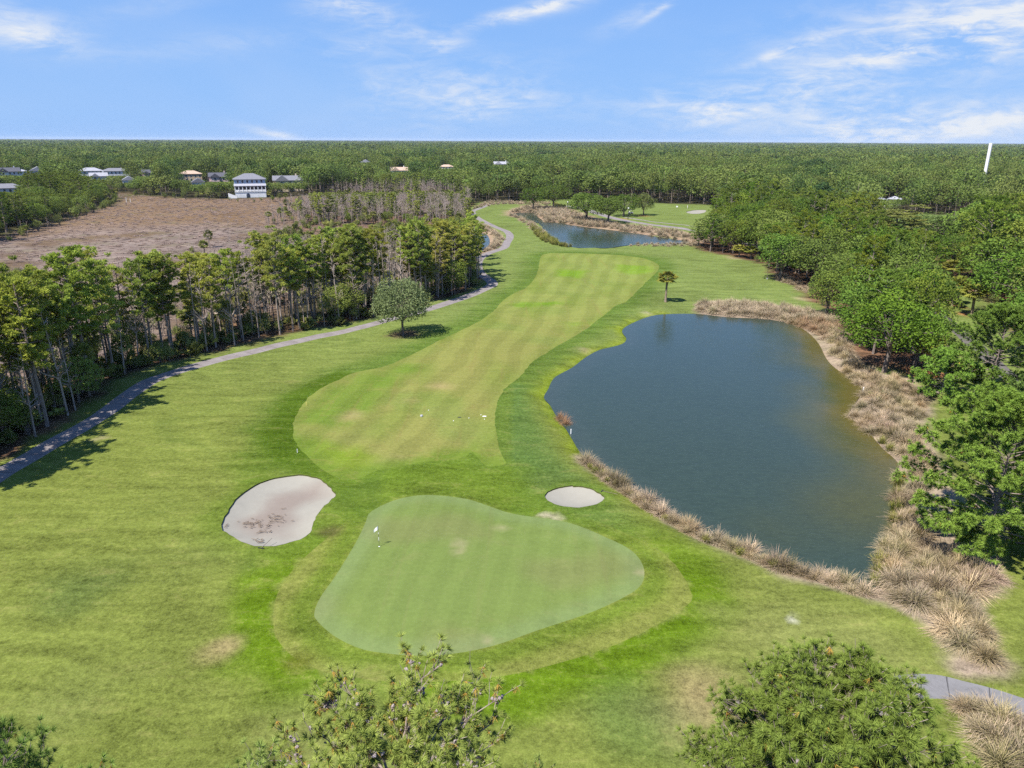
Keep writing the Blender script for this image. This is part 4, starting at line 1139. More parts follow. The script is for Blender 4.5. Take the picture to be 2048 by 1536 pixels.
pm = ribs['main'][1]
P = jitter(LWOOD, 2.55); dpath = dist_line(P, pm, False); PX, PY = proj(np.column_stack([P, np.zeros(len(P))]))
edge = sdist(P, LWOOD)
for (x, y), dp, px, py, ed in zip(P, dpath, PX, PY, edge):
    if math.hypot(x - (-15.5), y - 133) < 6 or dp < 3.2: continue
    if PX.min() is None: pass
    u = rng.uniform(); d = math.hypot(x, y)
    front = dp < 16 and d < 235
    zn = 'L' + str(int(np.clip((px + 100) // 230, 0, 4))) + ('f' if front else 'd')
    if front:
        if u < (0.40 if px < 380 else 0.29): cand('pine', x, y, rng.uniform(13.5, 22) if px < 820 else rng.uniform(12, 19), zn)
        elif u < 0.72: cand('bare', x, y, rng.uniform(9, 17), zn)
        elif u < 0.77: cand('oak', x, y, rng.uniform(5, 9), zn)
        elif u < 0.84: cand('palm', x, y, rng.uniform(4, 6.5), zn)
    else:
        if u < 0.62: cand('bare', x, y, rng.uniform(6.5, 12), zn)
        elif u < 0.62 + (0.035 if px > 480 else 0.04): cand('pine', x, y, rng.uniform(9, 14), zn)
        elif u < 0.76: cand('palm', x, y, rng.uniform(2.8, 5), zn, 2)
        elif u < 0.77: cand('oak', x, y, rng.uniform(4, 6), zn)
P = jitter(LWOOD, 2.3); dpath = dist_line(P, pm, False); PX, PY = proj(np.column_stack([P, np.zeros(len(P))]))
for (x, y), dp, px in zip(P, dpath, PX):
    if dp < 2.6 or math.hypot(x + 15.5, y - 133) < 4: continue
    p_ = (0.62 if px < 420 else .48) if dp < 15 else 0.10
    if rng.uniform() < p_:
        zn = 'L' + str(int(np.clip((px + 100) // 230, 0, 4)))
        if rng.uniform() < 0.5: CAND['saw'].append((x, y, rng.uniform(.9, 1.7), zn))
        else: CAND['shrub'].append((x, y, rng.uniform(.7, 1.6), zn))
# dead trees and bushes out on the marsh
P = jitter(ats([(-100,700),(0,560),(150,548),(400,500),(480,470),(540,440),(560,600),(440,680),(300,700),(0,800)]), 6.0)
for x, y in P:
    if inside([[x, y]], LWOOD)[0]: continue
    u = rng.uniform(); px, py = proj(np.array([x, y, 0.0]))
    if u < 0.30 + 0.25 * (px > 420): cand('bare', x, y, rng.uniform(4, 9), 'M', 2.5)
    elif u < 0.40 and (px > 350 or py > 600): CAND['shrub'].append((x, y, rng.uniform(.6, 1.2), 'M'))
    elif u < 0.47 and px > 380: cand('palm', x, y, rng.uniform(3, 5), 'M', 2)
P = jitter(ats([(-150,800),(0,640),(150,600),(330,590),(480,560),(560,560),(480,640),(300,740),(0,850)]), 2.9)
for x, y in P:
    if inside([[x, y]], LWOOD)[0]: continue
    u = rng.uniform()
    if u < .42: cand('bare', x, y, rng.uniform(5, 9.5), 'M', 3)
    elif u < .62: CAND['shrub'].append((x, y, rng.uniform(.6, 1.3), 'M'))
    elif u < .68: cand('palm', x, y, rng.uniform(2.8, 4.5), 'M', 2)
P = jitter(ats([(470,600),(500,500),(540,440),(585,415),(650,398),(720,392),(700,420),(640,470),(590,540),(560,620)]), 3.0)
for x, y in P:
    u = rng.uniform()
    if u < .55: cand('bare', x, y, rng.uniform(6, 11), 'M', 3)
    elif u < .60: cand('palm', x, y, rng.uniform(3, 5), 'M', 2)
    elif u < .66: CAND['shrub'].append((x, y, rng.uniform(.6, 1.2), 'M'))
P = jitter(LISLE, 5.6)
for x, y in P:
    e = -sdist([[x, y]], LISLE)[0]; u = rng.uniform()
    if e < 7:
        if u < .5: CAND['shrub'].append((x, y, rng.uniform(1.2, 2.3), 'I'))
        elif u < .72: cand('palm', x, y, rng.uniform(3.5, 5.5), 'I', 2)
        elif u < .85: cand('bare', x, y, rng.uniform(4, 7), 'I', 2)
    elif u < .38: cand('dpine', x, y, rng.uniform(11, 16), 'I')
    elif u < .80: cand('oak', x, y, rng.uniform(8, 12), 'I')
for px, py, s in ((522,403,.8),(545,401,1.6),(560,402,1.8),(508,404,.7),(476,404,.7),(600,404,1.5),(300,392,1.8),(330,396,2.0),(372,399,2.2),(395,398,1.6),(418,399,2.6),(440,397,1.4),(270,390,1.6),(350,397,1.5),(458,400,.8),
                  (455,545,1.6),(400,560,1.2),(375,530,1.3),(20,565,1.7),(35,560,1.3)):
    q = at(px, py); CAND['shrub'].append((q[0], q[1], s, 'E' if py < 420 else 'M'))
for px, py, h in ((541,404,5.5),(572,406,4.5),(318,396,4.5),(288,392,5),(405,400,4.5)):
    q = at(px, py); CAND['palm'].append((q[0], q[1], h, 'E'))

taken = []
def special(kind, px, py, ytop, wpx=None, v=0, label=None, tint=None, rz=None, group=None):
    q = at(px, py); h = top_z(q, ytop); d = math.hypot(*q)
    base_h = {'pine': 20, 'dpine': 18, 'oak': (13, 12, 14, 12.5, 13, 14)[v % 6], 'palm': (5.2, 4.2, 6.0, 3.4)[v % 4] + 1.2, 'bare': 12}[kind]
    base_w = {'pine': 6.0, 'dpine': 7.0, 'oak': (10.4, 11.2, 9.6, 10.8, 9.2, 11.6)[v % 6], 'palm': 3.6, 'bare': 4}[kind]
    sz = h / base_h; sx = sz if wpx is None else wpx * d * 1.03 / FPX / base_w
    taken.append((q[0], q[1], sx * base_w / 2))
    return plant(kind, q[0], q[1], (sx, sx, sz), rz if rz is not None else rng.uniform(0, 6.28), v, label, group, tint)

# ------------------------------------------------------------------ single trees the photograph picks out
special('palm', 1331, 605, 545, 46, 2, 'lone cabbage palm on the turf between fairway and pond', (1.25, 1.15, .8))
for a in ((1066,419,374,52,0,'dark oak behind the small reed pond, left of its pair'),(1107,417,370,72,1,'dark rounded oak right of the reed pond, beside the road'),
          (1172,441,383,80,2,'big dark oak on the far pond bank, left of its pair'),(1216,447,392,76,3,'dark oak right of the big bank oak, branches over the water'),
          (1247,432,384,60,4,'oak by the far road shading the parked golf cart'),(1287,431,387,44,5,'small round topped oak on orange straw beside the far road'),
          (1422,498,428,80,1,'pale grey green oak leaning out at the corner of the right wood')):
    special('oak', *a[:5], label=a[5], tint=(.8, .86, .78) if a[0] < 1280 else (1.15, 1.1, 1.3))
for a in ((1652,632,535,78,2,'oak with a pale leaning trunk at the end of the north bank reeds',(1,1,.9)),
          (1768,745,585,165,5,'bright green broad tree leaning over the right bank tussocks',(1.0,1.15,.7)),
          (1722,690,560,110,0,'dark green tree just behind the right bank tussocks',(.85,1,.9)),
          (1828,735,610,95,3,'low spreading green tree beside the orange straw strip',(.95,1.2,.8)),
          (1790,640,520,150,5,'broad dome shaped oak in the middle of the right wood',(.9,.98,.9)),
          (1700,600,505,120,1,'round oak above the north end of the right bank',(.95,1.05,.9)),
          (1625,572,470,110,3,'grey green oak on the wood edge behind the turf',(1.1,1.1,1.15)),
          (1560,560,462,95,2,'bushy oak at the bend of the right wood edge',(.85,1.15,.8)),
          (1860,492,428,150,1,'dark grey green oak in front of the far right fairway',(.72,.78,.85)),
          (1905,490,432,90,4,'dark oak beside the grey green one before the far fairway',(.72,.8,.85)),
          (2030,640,500,150,5,'tall dense green tree at the right edge above the palms',(.9,1.1,.8)),
          (1985,600,470,130,0,'tall broad tree standing behind the straw ringed palms',(.85,1,.75)),
          (2062,720,560,130,3,'green tree cut by the right edge behind the spreading pine',(.85,1.05,.8))):
    special('oak', *a[:5], label=a[5], tint=a[6])
special('pine', 1772, 520, 424, 95, 1, 'flat topped yellow green pine towering in the right wood', (.9, .85, .9))
for a in ((1942,632,566,52,0,'nearest cabbage palm beside the narrow right road'),(1903,616,556,40,1,'middle straw ringed palm by the right road'),(1914,609,553,38,2,'palm close behind the middle straw ringed palm'),
          (1894,603,556,36,1,'left palm of the straw ringed row by the right road'),(1878,588,548,34,2,'farthest palm of the straw ringed row'),(1900,572,520,50,0,'tall yellow green palm behind the straw ringed row'),
          (1880,540,497,60,2,'yellowish palm in the gap of the right wood'),(1858,742,672,60,1,'yellow green palm hiding the near end of the right road'),(1835,722,660,50,0,'leaning yellow green palm beside the low spreading tree'),
          (1478,513,489,30,3,'short palm at the foot of the right wood edge'),(1502,516,490,32,3,'second short palm at the foot of the right wood edge'),(1640,592,560,34,3,'short pale palm at the end of the right wood edge')):
    special('palm', *a[:5], label=a[5], tint=(1.15, 1.1, .8))

def own(name, label, cat, loc, wood, leaf, brown=None, con=None, leafm='needle', bark='bark', rz=0.0, tint=None, group=None):
    o = empty(name, loc, rz); tag(o, label, cat, group)
    put('trunk', wood.mesh('trunk', MAT[bark]), o)
    c = put('crown', leaf.mesh('crown', MAT[leafm]), o)
    if tint: c.color = (*tint, 1)
    if brown is not None and brown.n: tag(put('browned_needles', brown.mesh('browned_needles', MAT['old_needle']), o), 'old orange brown needles hanging among the green')
    if con is not None and con.n: put('cones', con.mesh('cones', MAT['cone']), o)['kind'] = 'stuff'
    taken.append((loc[0], loc[1], 5))
    return o

# the lone live oak by the cart path
q = at(806, 671); h_ = top_z(q, 561)
w_, l_ = broadleaf(901, h_, 5.6, 0.20, 62, 190, 0.34, 0.8, 14, 0.055)
own('live_oak', 'lone grey green live oak in a mulch ring beside the cart path', 'live oak', (q[0], q[1], gz(*q)), w_, l_, leafm='live_oak', bark='oak_bark')

def near_pine(px, ytop, D, rad, label, seed, start, nl, ntw, needles, nlen, nw, cones, old, tint, gap=0.0, rough=0.85):
    d = ray(px, ytop); k = D / math.hypot(d[0], d[1]); x, y = d[0] * k, d[1] * k; h = CAMH + d[2] * k
    w, l, b, c = great_pine(seed, h, rad, start, nl, ntw, needles, nlen, nw, cones, old, gap=gap, rough=rough)
    return own('pine_tree', label, 'pine tree', (x, y, gz(x, y) - .05), w, l, b, c, tint=tint, rz=0.0)
near_pine(778, 1376, 16.5, 4.1, 'sparse near pine with grey cones and browned needles below the green', 611, .74, 56, 16, 56, .24, .018, .5, .5, (.70, .72, .52), .14, .62)
near_pine(1706, 1316, 17.0, 3.65, 'dense dome shaped near pine at the bottom right over the path', 622, .70, 130, 25, 48, .23, .019, .10, .06, (.58, .66, .42), .03)
near_pine(490, 1505, 14.6, 1.5, 'near pine top just rising over the bottom edge left of the sparse pine', 633, .8, 28, 12, 54, .23, .016, .1, .25, (.9, 1, .8))
near_pine(-22, 1424, 17.0, 1.25, 'dark near pine cut by the bottom left corner', 644, .68, 36, 14, 54, .23, .016, .0, .05, (.6, .78, .55))
near_pine(142, 1504, 15.0, 0.8, 'pine tip poking over the bottom edge near the left corner', 655, .9, 14, 8, 54, .22, .016, .0, .2, (.7, .85, .6))
near_pine(1072, 1504, 14.6, 0.6, 'thin pine tip at the bottom edge right of the sparse pine', 666, .92, 9, 7, 54, .22, .016, .1, .4, (.8, .85, .7))

def mid_pine(px, py, ytop, rad, label, seed, start, nl, ntw, needles, nlen, nw, tint, z0=0.0):
    q = at(px, py); h = top_z(q, ytop)
    w, l, b, c = great_pine(seed, h, rad, start, nl, ntw, needles, nlen, nw, 0.0, 0.03)
    return own('pine_tree', label, 'pine tree', (q[0], q[1], gz(*q) - .05), w, l, b, c, tint=tint)
mid_pine(1972, 1095, 757, 7.6, 'huge broad pine reaching over the right bank tussocks', 701, .08, 130, 34, 28, .40, .055, (.66, .84, .46))
mid_pine(2085, 1010, 800, 5.0, 'pine cut by the right edge beside the huge broad pine', 705, .1, 70, 26, 20, .40, .07, (.58, .76, .42))
mid_pine(1978, 800, 598, 7.0, 'spreading open pine beside the narrow right road', 702, .2, 84, 28, 18, .46, .09, (.62, .80, .46))
mid_pine(2052, 850, 738, 3.6, 'small blue green pine behind the huge broad pine', 703, .2, 40, 20, 18, .40, .09, (.55, .7, .55))
mid_pine(1880, 800, 690, 4.2, 'green pine between the spreading pine and the orange straw strip', 704, .12, 50, 22, 18, .42, .095, (.56, .78, .42))
for x, y, t in ((952,534,446),(944,515,436),(958,548,455),(940,500,425),(962,520,452),(948,545,470)): special('pine', x, y, t, None, int(x) % 7, 'pine crowding the far bend of the cart path', (1.15, 1.1, .9), None, 'pines crowding the far path bend')

def clear_of(x, y, pad):
    return all((x - a) ** 2 + (y - b) ** 2 > (c * 0.75 + pad) ** 2 for a, b, c in taken)

for wd, st, zn in ((RWOOD1, 5.2, 'R'), (RWOOD2, 6.2, 'S')):
    P = jitter(wd, st); E_ = -sdist(P, wd)
    for (x, y), e in zip(P, E_):
        d = math.hypot(x, y)
        if not clear_of(x, y, 0.3): continue
        u = rng.uniform()
        if e < 2.5 and u < .5: CAND['shrub'].append((x, y, rng.uniform(.6, 1.4), zn))
        elif u < .52: cand('oak', x, y, rng.uniform(8, 15) if zn == 'R' else rng.uniform(13, 20), zn)
        elif u < .88: cand('dpine', x, y, rng.uniform(9, 17) if zn == 'R' else rng.uniform(13, 20), zn)
        elif u < .93: cand('palm', x, y, rng.uniform(3.5, 5.5), zn, 2)
P = jitter(ats([(1840,748),(1925,742),(1900,830),(1862,820),(1850,790)]), 4)
for x, y in P[:3]: CAND['shrub'].append((x, y, rng.uniform(.7, 1.1), 'R'))

LIMIT = {'pine': 290, 'bare': 296, 'oak': 292, 'palm': 270, 'saw': 170, 'shrub': 170}
SEG = ['at the left picture edge', 'by the shaded path', 'left of the lone live oak', 'behind the lone live oak', 'at the path bend']
MARKS = [(ats([(x, y)])[0], t) for x, y, t in ((1652,632,'the pale trunked oak'),(1768,745,'the bright green broad tree'),(1772,520,'the flat topped pine'),(1790,640,'the dome shaped oak'),(1700,600,'the round oak above the bank'),
         (1625,572,'the grey green edge oak'),(1560,560,'the wood edge bend'),(1860,492,'the dark grey green oak'),(2030,640,'the tall dense right edge tree'),(1985,600,'the palms ringed with straw'),(1978,800,'the spreading pine'),(1422,498,'the pale corner oak'),(1500,480,'the far pond road'))]
def beside(x, y): return min(MARKS, key=lambda m: math.hypot(m[0][0] - x, m[0][1] - y))[1]
def words_(kind, zone, h, x=0, y=0):
    nm = {'pine': 'pine', 'dpine': 'dark pine', 'oak': 'leafy tree', 'bare': 'leafless grey tree', 'palm': 'cabbage palm', 'saw': 'fan leaved palmetto', 'shrub': 'dark green bush'}[kind]
    z = zone[0]
    if z == 'L':
        seg = SEG[int(zone[1])]
        if len(zone) == 2: return f'{nm} in the undergrowth of the left wood {seg}'
        dep = 'fronting the left wood' if zone[2] == 'f' else 'deep in the left wood'
        sz = '' if kind not in ('pine', 'bare') else ('tall ' if h > (18 if kind == 'pine' else 11) else 'short ')
        return f'{sz}{nm} {dep} {seg}'
    mk = proj(np.array([x, y, 0.0]))[0]; mk = 'left end' if mk < 170 else 'middle' if mk < 400 else 'right end'
    return {'M': f'{nm} standing out on the {mk} of the dry marsh', 'I': f'{nm} on the wooded spit left of the marsh', 'E': f'{nm} on the far marsh edge before the houses',
            'R': f'{nm} in the right wood near {beside(x, y)}', 'S': f'{nm} beyond the right road near {beside(x, y)}'}[z]
REST = {}; PLANTED = []
for kinds, lim in ((('pine', 'dpine'), 290), (('bare',), 296), (('oak',), 275), (('palm',), 250), (('saw',), 200), (('shrub',), 240)):
    allc = sorted([(math.hypot(c[0], c[1]), k, c) for k in kinds for c in CAND[k]], key=lambda t: t[0])
    inview = lambda c: -60 < proj(np.array([c[0], c[1], 3.0]))[0] < 2110
    allc = [t for t in allc if inview(t[2])] + [t for t in allc if not inview(t[2])]
    for i, (d, k, (x, y, h, zn)) in enumerate(allc):
        v = int(rng.integers(0, len(K[k].v)))
        if k in ('saw', 'shrub'): s = (h, h, h * rng.uniform(.85, 1.2))
        elif k == 'palm': b = (5.2, 4.2, 6.0, 3.4)[v]; s = np.array([min(1, h / b + .2)] * 2 + [h / b]) * 1.0
        else:
            b = {'pine': 20, 'dpine': 18, 'oak': (13, 12, 14, 12.5, 13, 14)[v % 6], 'bare': 12}[k]; f = h / b
            wv = rng.uniform(.85, 1.15); s = np.array([f ** .6 * wv, f ** .6 * wv, f]) if k != 'oak' else np.array([f * wv, f * wv, f]) * (rng.uniform(1.0, 1.3), rng.uniform(1.0, 1.3), 1)
        tint = None
        if k == 'pine' and zn[0] == 'L': tint = (rng.uniform(1.0, 1.25), rng.uniform(1.0, 1.15), rng.uniform(.8, 1.0)) if zn[2] == 'f' else (1.1, 1.05, 1.0)
        if k == 'oak' and zn[0] == 'L': tint = (1.35, 1.25, 1.2)
        if k in ('oak', 'dpine') and zn[0] in 'RSI': tint = ((.72, .86, .72), (.85, .95, .8), (1.0, 1.0, .9), (1.15, 1.08, .8), (.8, 1.0, .7))[int(rng.integers(0, 5))]
        if k == 'bare': t_ = rng.uniform(.7, 1.15); tint = None
        if i < lim and inview((x, y)):
            l = words_(k, zn, h, x, y); ob_ = plant(k, x, y, tuple(s), None, v, l, l.replace('standing ', '') + ' (all alike)', tint); PLANTED.append((ob_, k, x, y, zn, h))
        else:
            REST.setdefault(k, []).append((x, y, s, v))

# the trees right on the path's verge can be counted from the lone oak
ORD = 'first second third fourth fifth sixth seventh eighth ninth tenth eleventh twelfth thirteenth fourteenth fifteenth sixteenth seventeenth eighteenth nineteenth twentieth'.split()
pl_ = ribs['main'][1]; arc = np.concatenate([[0], np.cumsum(np.linalg.norm(np.diff(pl_, axis=0), axis=1))])
along_ = lambda x, y: arc[np.argmin(np.hypot(pl_[:, 0] - x, pl_[:, 1] - y))]
oak_s = along_(*at(806, 668))
for kinds, nm in ((('pine',), 'pine'), (('bare',), 'leafless tree'), (('palm',), 'palm'), (('oak',), 'leafy tree')):
    rowt = [(along_(x, y), o, h) for o, k, x, y, zn, h in PLANTED if k in kinds and zn[0] == 'L' and np.min(np.hypot(pl_[:, 0] - x, pl_[:, 1] - y)) < 8.5]
    for sgn, wd_ in ((-1, 'left'), (1, 'right')):
        r_w = sorted([t for t in rowt if (t[0] - oak_s) * sgn > 0], key=lambda t: abs(t[0] - oak_s))
        for i, (s_, o, h) in enumerate(r_w[:20]): o['label'] = f'{ORD[i]} {nm} along the path verge counting {wd_} from the lone live oak'
def whole(k):
    """each variant of a kind as one mesh with several materials, for masses"""
    out = []
    for parts in K[k].v:
        if len(parts) == 1: out.append(parts[0][1]); continue
        V, F, T, M, mats, n = [], [], [], [], [], 0
        mb = MB()
        for mi, (nm, me) in enumerate(parts):
            co = np.zeros(len(me.vertices) * 3, np.float32); me.vertices.foreach_get('co', co)
            t = np.zeros(len(me.vertices), np.float32); me.attributes['tint'].data.foreach_get('value', t)
            ls = np.zeros(len(me.polygons), np.int32); me.polygons.foreach_get('loop_start', ls)
            lt = np.zeros(len(me.polygons), np.int32); me.polygons.foreach_get('loop_total', lt)
            vi = np.zeros(len(me.loops), np.int32); me.loops.foreach_get('vertex_index', vi)
            first = True
            for c in np.unique(lt):
                f = vi[ls[lt == c][:, None] + np.arange(c)]
                if first: mb.add(co.reshape(-1, 3), f, t, mi); first = False; off = mb.n - len(t)
                else: mb.F.append(f + off); mb.M.append(np.full(len(f), mi))
            mats.append(me.materials[0])
        out.append(mb.mesh(k + '_mass', mats))
    return out

names = {'pine': ('pine_woods', 'rest of the pines deep in the woods'), 'dpine': ('dark_pine_woods', 'rest of the dark pines in the woods'), 'oak': ('broadleaf_woods', 'rest of the leafy trees in the woods'),
         'bare': ('leafless_woods', 'grey thicket of leafless trees behind the pines'), 'palm': ('palm_thicket', 'rest of the cabbage palms deep in the woods'), 'saw': ('palmetto_undergrowth', 'fan leaved palmetto undergrowth in the woods'),
         'shrub': ('undergrowth', 'dark green undergrowth in the woods')}
for k, L in REST.items():
    P = np.array([(x, y, 0) for x, y, s, v in L]); P[:, 2] = height(P[:, :2]) - .03
    stuff(*names[k], whole(k), P, rng.uniform(0, 6.28, len(L)), np.array([s for x, y, s, v in L]), np.array([v for x, y, s, v in L]))

# ------------------------------------------------------------------ forest to the horizon
def far_tree(seed, h, rad, n, size, start, conic):
    r = np.random.default_rng(seed); mb = MB()
    tube(mb, np.array([[0, 0, 0], [0, 0, h * .5], [0.2, 0, h * .9]]), [0.2, 0.15, 0.05], 3, .5, 1)
    nl = max(3, n // 24)
    for k in range(nl):
        f = (k + r.uniform(0, 1)) / nl; ph = math.acos(1 - 1.8 * f); th = k * 2.399 + r.uniform(-.5, .5); q_ = r.uniform(.45, .9)
        c = np.array([math.sin(ph) * math.cos(th) * rad * q_, math.sin(ph) * math.sin(th) * rad * q_, h * (start + 1) / 2 + math.cos(ph) * h * (1 - start) / 2 * q_])
        m = n // nl; s = on_sphere(r, m, .3); lr = rad * r.uniform(.26, .44)
        cards(mb, c + s * np.array([lr, lr, lr * (.55 if conic else .8)]), s * .6 + r.normal(size=s.shape) * .6, size * r.uniform(.7, 1.3, m), size * r.uniform(.45, .75, m), np.clip(r.uniform(.32, .7) + r.normal(size=m) * .09, 0, 1), r, 0, s + c / np.linalg.norm(c) * 0 + np.array([c[0] / rad * .5, c[1] / rad * .5, .5]))
    return mb.mesh('forest_tree', [MAT['far'], MAT['bark']])
LOD = [[far_tree(800 + i, 17 + (i % 3), (4.4, 5.2, 7.0, 8.0, 5.0)[i], 640, 1.0, (.4, .35, .25, .2, .45)[i], i in (0, 1, 4)) for i in range(5)],
       [far_tree(820 + i, 17.5 + (i % 3), (5.0, 6.0, 7.4, 8.2)[i], 190, 1.8, (.35, .3, .2, .2)[i], i < 2) for i in range(4)],
       [far_tree(840 + i, 18, (9, 11, 12)[i], 60, 5.2, .3, False) for i in range(3)]]
bands = [[], [], []]
r_ = 235.0
while r_ < 9500:
    st = max(7.6, r_ / 110) if r_ < 2200 else r_ / 115
    hw = 0.78; n_ = int(2 * hw * r_ / st)
    a = np.linspace(-hw, hw, n_) + rng.uniform(-.45, .45, n_) * 2 * hw / n_
    rr = r_ + rng.uniform(-.45, .45, n_) * st
    P = np.column_stack([rr * np.sin(a), rr * np.cos(a)])
    if r_ < 800:
        ok = np.ones(len(P), bool)
        for poly, pad in ((SITE, 3), (MARSH, 2), (LISLE, 0), (LWOOD, 0), (RWOOD1, 0), (RWOOD2, 0), (GOLF2, 1), (GOLF3, 2)): ok &= sdist(P, poly) > pad
        for nm in ('road_far', 'road_thin'): ok &= dist_line(P, ribs[nm][1], False) > 4
        P = P[ok]
    b = 0 if r_ < 900 else 1 if r_ < 2200 else 2
    for x, y in P:
        hh = rng.uniform(.55, 1.12) + .16 * float(wob(np.array([[x, y]]), 90 if b == 0 else 400, 77)[0])
        if r_ < 1100:
            h = fit(x, y, 18 * hh)
            if h < 2.5: continue
            hh = h / 18
        g_ = st / 7.6 if b == 0 else (st / 9 if b == 1 else st / 16)
        wd = .62 + 1.05 * rng.uniform() ** 2 * max(.8, g_)
        bands[b].append((x, y, (wd * min(1, hh + .25), wd * min(1, hh + .25), hh)))
    r_ += st * .95
for b, (nm, lb) in enumerate((('woods', 'continuous green woods beyond the golf course'), ('distant_woods', 'distant green woods'), ('horizon_woods', 'flat dark woods out to the horizon'))):
    P = np.array([(x, y, 0) for x, y, s in bands[b]]); print(nm, len(P))
    stuff(nm, lb, LOD[b], P, rng.uniform(0, 6.28, len(P)), np.array([s for x, y, s in bands[b]]))

# ------------------------------------------------------------------ dry grasses round the water
def row(line, st, jit_, smin, smax):
    c = dens(np.array(line), st) if False else None
    L = np.concatenate([[0], np.cumsum(np.linalg.norm(np.diff(line, axis=0), axis=1))]); t = np.arange(0, L[-1], st)
    P = np.column_stack([np.interp(t, L, line[:, 0]), np.interp(t, L, line[:, 1])]) + rng.normal(size=(len(t), 2)) * jit_
    return [(x, y, rng.uniform(smin, smax)) for x, y in P]
TUS = []
near_line = ats([(1172,918),(1200,938),(1245,968),(1300,1003),(1345,1030),(1400,1062),(1450,1084),(1510,1108),(1575,1132),(1635,1148),(1690,1166),(1728,1180)])
for k, (x, y, s) in enumerate(row(near_line, 1.15, 0.25, 1.0, 1.65)): TUS.append((x, y, s, 'N', k))
for k, (x, y, s) in enumerate(row(near_line + (-0.15, -0.55), 1.7, 0.3, .7, 1.2)): TUS.append((x, y, s, 'N2', k))
def fill(poly, st, smin, smax, zn, keep=1.0, pad=0.0):
    P = jitter(ats(poly), st)
    for x, y in P:
        if rng.uniform() < keep and sdist([[x, y]], POND)[0] > pad and sdist([[x, y]], POND2)[0] > pad: TUS.append((x, y, rng.uniform(smin, smax), zn, 0))
fill([(1742,1165),(1760,1110),(1780,1060),(1830,1060),(1900,1110),(1985,1150),(1990,1190),(1960,1200),(1945,1240),(1970,1285),(2015,1335),(1990,1350),(1940,1330),(1900,1290),(1850,1240),(1790,1205)], 1.5, .95, 1.8, 'C', .95, .1)
fill([(1700,835),(1722,795),(1730,765),(1790,755),(1845,790),(1850,830),(1830,870),(1870,930),(1850,1000),(1830,1050),(1790,1050),(1790,980),(1795,915),(1762,880)], 1.5, .9, 1.5, 'B', .92, .1)
fill([(1655,690),(1640,650),(1690,665),(1700,700),(1722,738),(1770,752),(1725,770),(1690,745)], 1.45, .9, 1.5, 'A', .9, .1)
fill([(1396,622),(1398,606),(1445,603),(1500,606),(1560,614),(1610,620),(1665,636),(1690,655),(1650,672),(1615,655),(1560,636),(1480,629)], 1.5, .95, 1.6, 'T', .95, .1)
fill([(1545,560),(1560,548),(1620,575),(1640,592),(1600,580)], 2.0, .8, 1.2, 'W', .8)
for x, y, s in ((1128,836,1.5),(1120,830,1.2),(1133,842,1.1)):
    q = at(x, y); TUS.append((q[0], q[1], s * .8, 'lone', 0))
for x, y, s in ((1975,1432,1.5),(1945,1425,1.2),(2005,1450,1.5),(1990,1480,1.7),(2030,1500,1.6),(2000,1530,1.6),(2045,1530,1.5),(1960,1465,1.2),(1925,1420,1.0),(2040,1470,1.3)):
    q = at(x, y); TUS.append((q[0], q[1], s, 'P', 0))
txt = {'N': 'dry tussock in the waterside row on the near pond bank', 'N2': 'dry tussock in the back row on the near pond bank', 'C': 'big dry tussock in the corner bed between pond and path', 'B': 'dry tussock on the right bank under the huge pine',
       'A': 'dry tussock on the right bank below the bright green tree', 'T': 'dry tussock on the north bank of the large pond', 'W': 'dry tussock at the right wood edge', 'P': 'dry tussock below the grey corner path', 'lone': 'reddish brown tuft alone on the open pond shore'}
TUS.sort(key=lambda t: math.hypot(t[0], t[1]))
lim = 295; left_over = []
for i, (x, y, s, zn, k) in enumerate(TUS):
    if i < lim:
        tr_ = rng.uniform(.78, 1.1); tn = (tr_, tr_ * rng.uniform(.93, 1.03), tr_ * rng.uniform(.8, 1.0))
        tn = {'lone': (.8, .62, .5), 'T': (.92, .8, .72)}.get(zn, tn)
        lb_ = txt[zn] if zn not in ('N', 'N2') or k >= 20 else f"{ORD[k]} tussock from the left end of the {'waterside' if zn == 'N' else 'back'} row on near bank"
        plant('tussock', x, y, (s, s, s * rng.uniform(.85, 1.1)), None, None, lb_, txt[zn].replace('tussock', 'tussocks').replace('tuft', 'tufts'), tn)
    else: left_over.append((x, y, s))
def fillq(poly, st, smin, smax, keep=1.0):
    out = []
    for x, y in jitter(ats(poly), st):
        if rng.uniform() < keep and min(sdist([[x, y]], p)[0] for p in PONDS) > .1: out.append((x, y, rng.uniform(smin, smax)))
    return out
left_over += fillq([(1015,424),(1030,420),(1060,412),(1130,418),(1185,440),(1240,452),(1300,456),(1372,467),(1420,478),(1405,486),(1376,484),(1310,470),(1210,455),(1130,446),(1090,444),(1082,432),(1040,424)], 2.6, 1.1, 1.9, .95)
left_over += fillq([(1015,424),(1035,432),(1060,444),(1088,462),(1094,472),(1080,470),(1062,455),(1040,440),(1020,430)], 2.4, 1.1, 1.7, .95)
left_over += fillq([(1240,492),(1290,488),(1360,488),(1400,484),(1410,492),(1360,493),(1290,493)], 2.4, .7, 1.2, .9)
left_over += fillq([(935,450),(958,448),(985,460),(1004,478),(998,492),(975,506),(960,500),(988,490),(988,470),(970,460),(950,455)], 2.2, 1.0, 1.6, .95)
left_over += fillq([(945,420),(955,412),(975,404),(1020,402),(1100,404),(1100,409),(1000,409),(968,414)], 2.6, .8, 1.4, .9)
L_ = np.array(left_over)
stuff('dry_grass', 'dry tan grass beds around the far ponds and banks', whole('tussock'), np.column_stack([L_[:, :2], height(L_[:, :2])]), rng.uniform(0, 6.28, len(L_)), np.repeat(L_[:, 2:3], 3, 1) * (1.1, 1.1, 1.0))
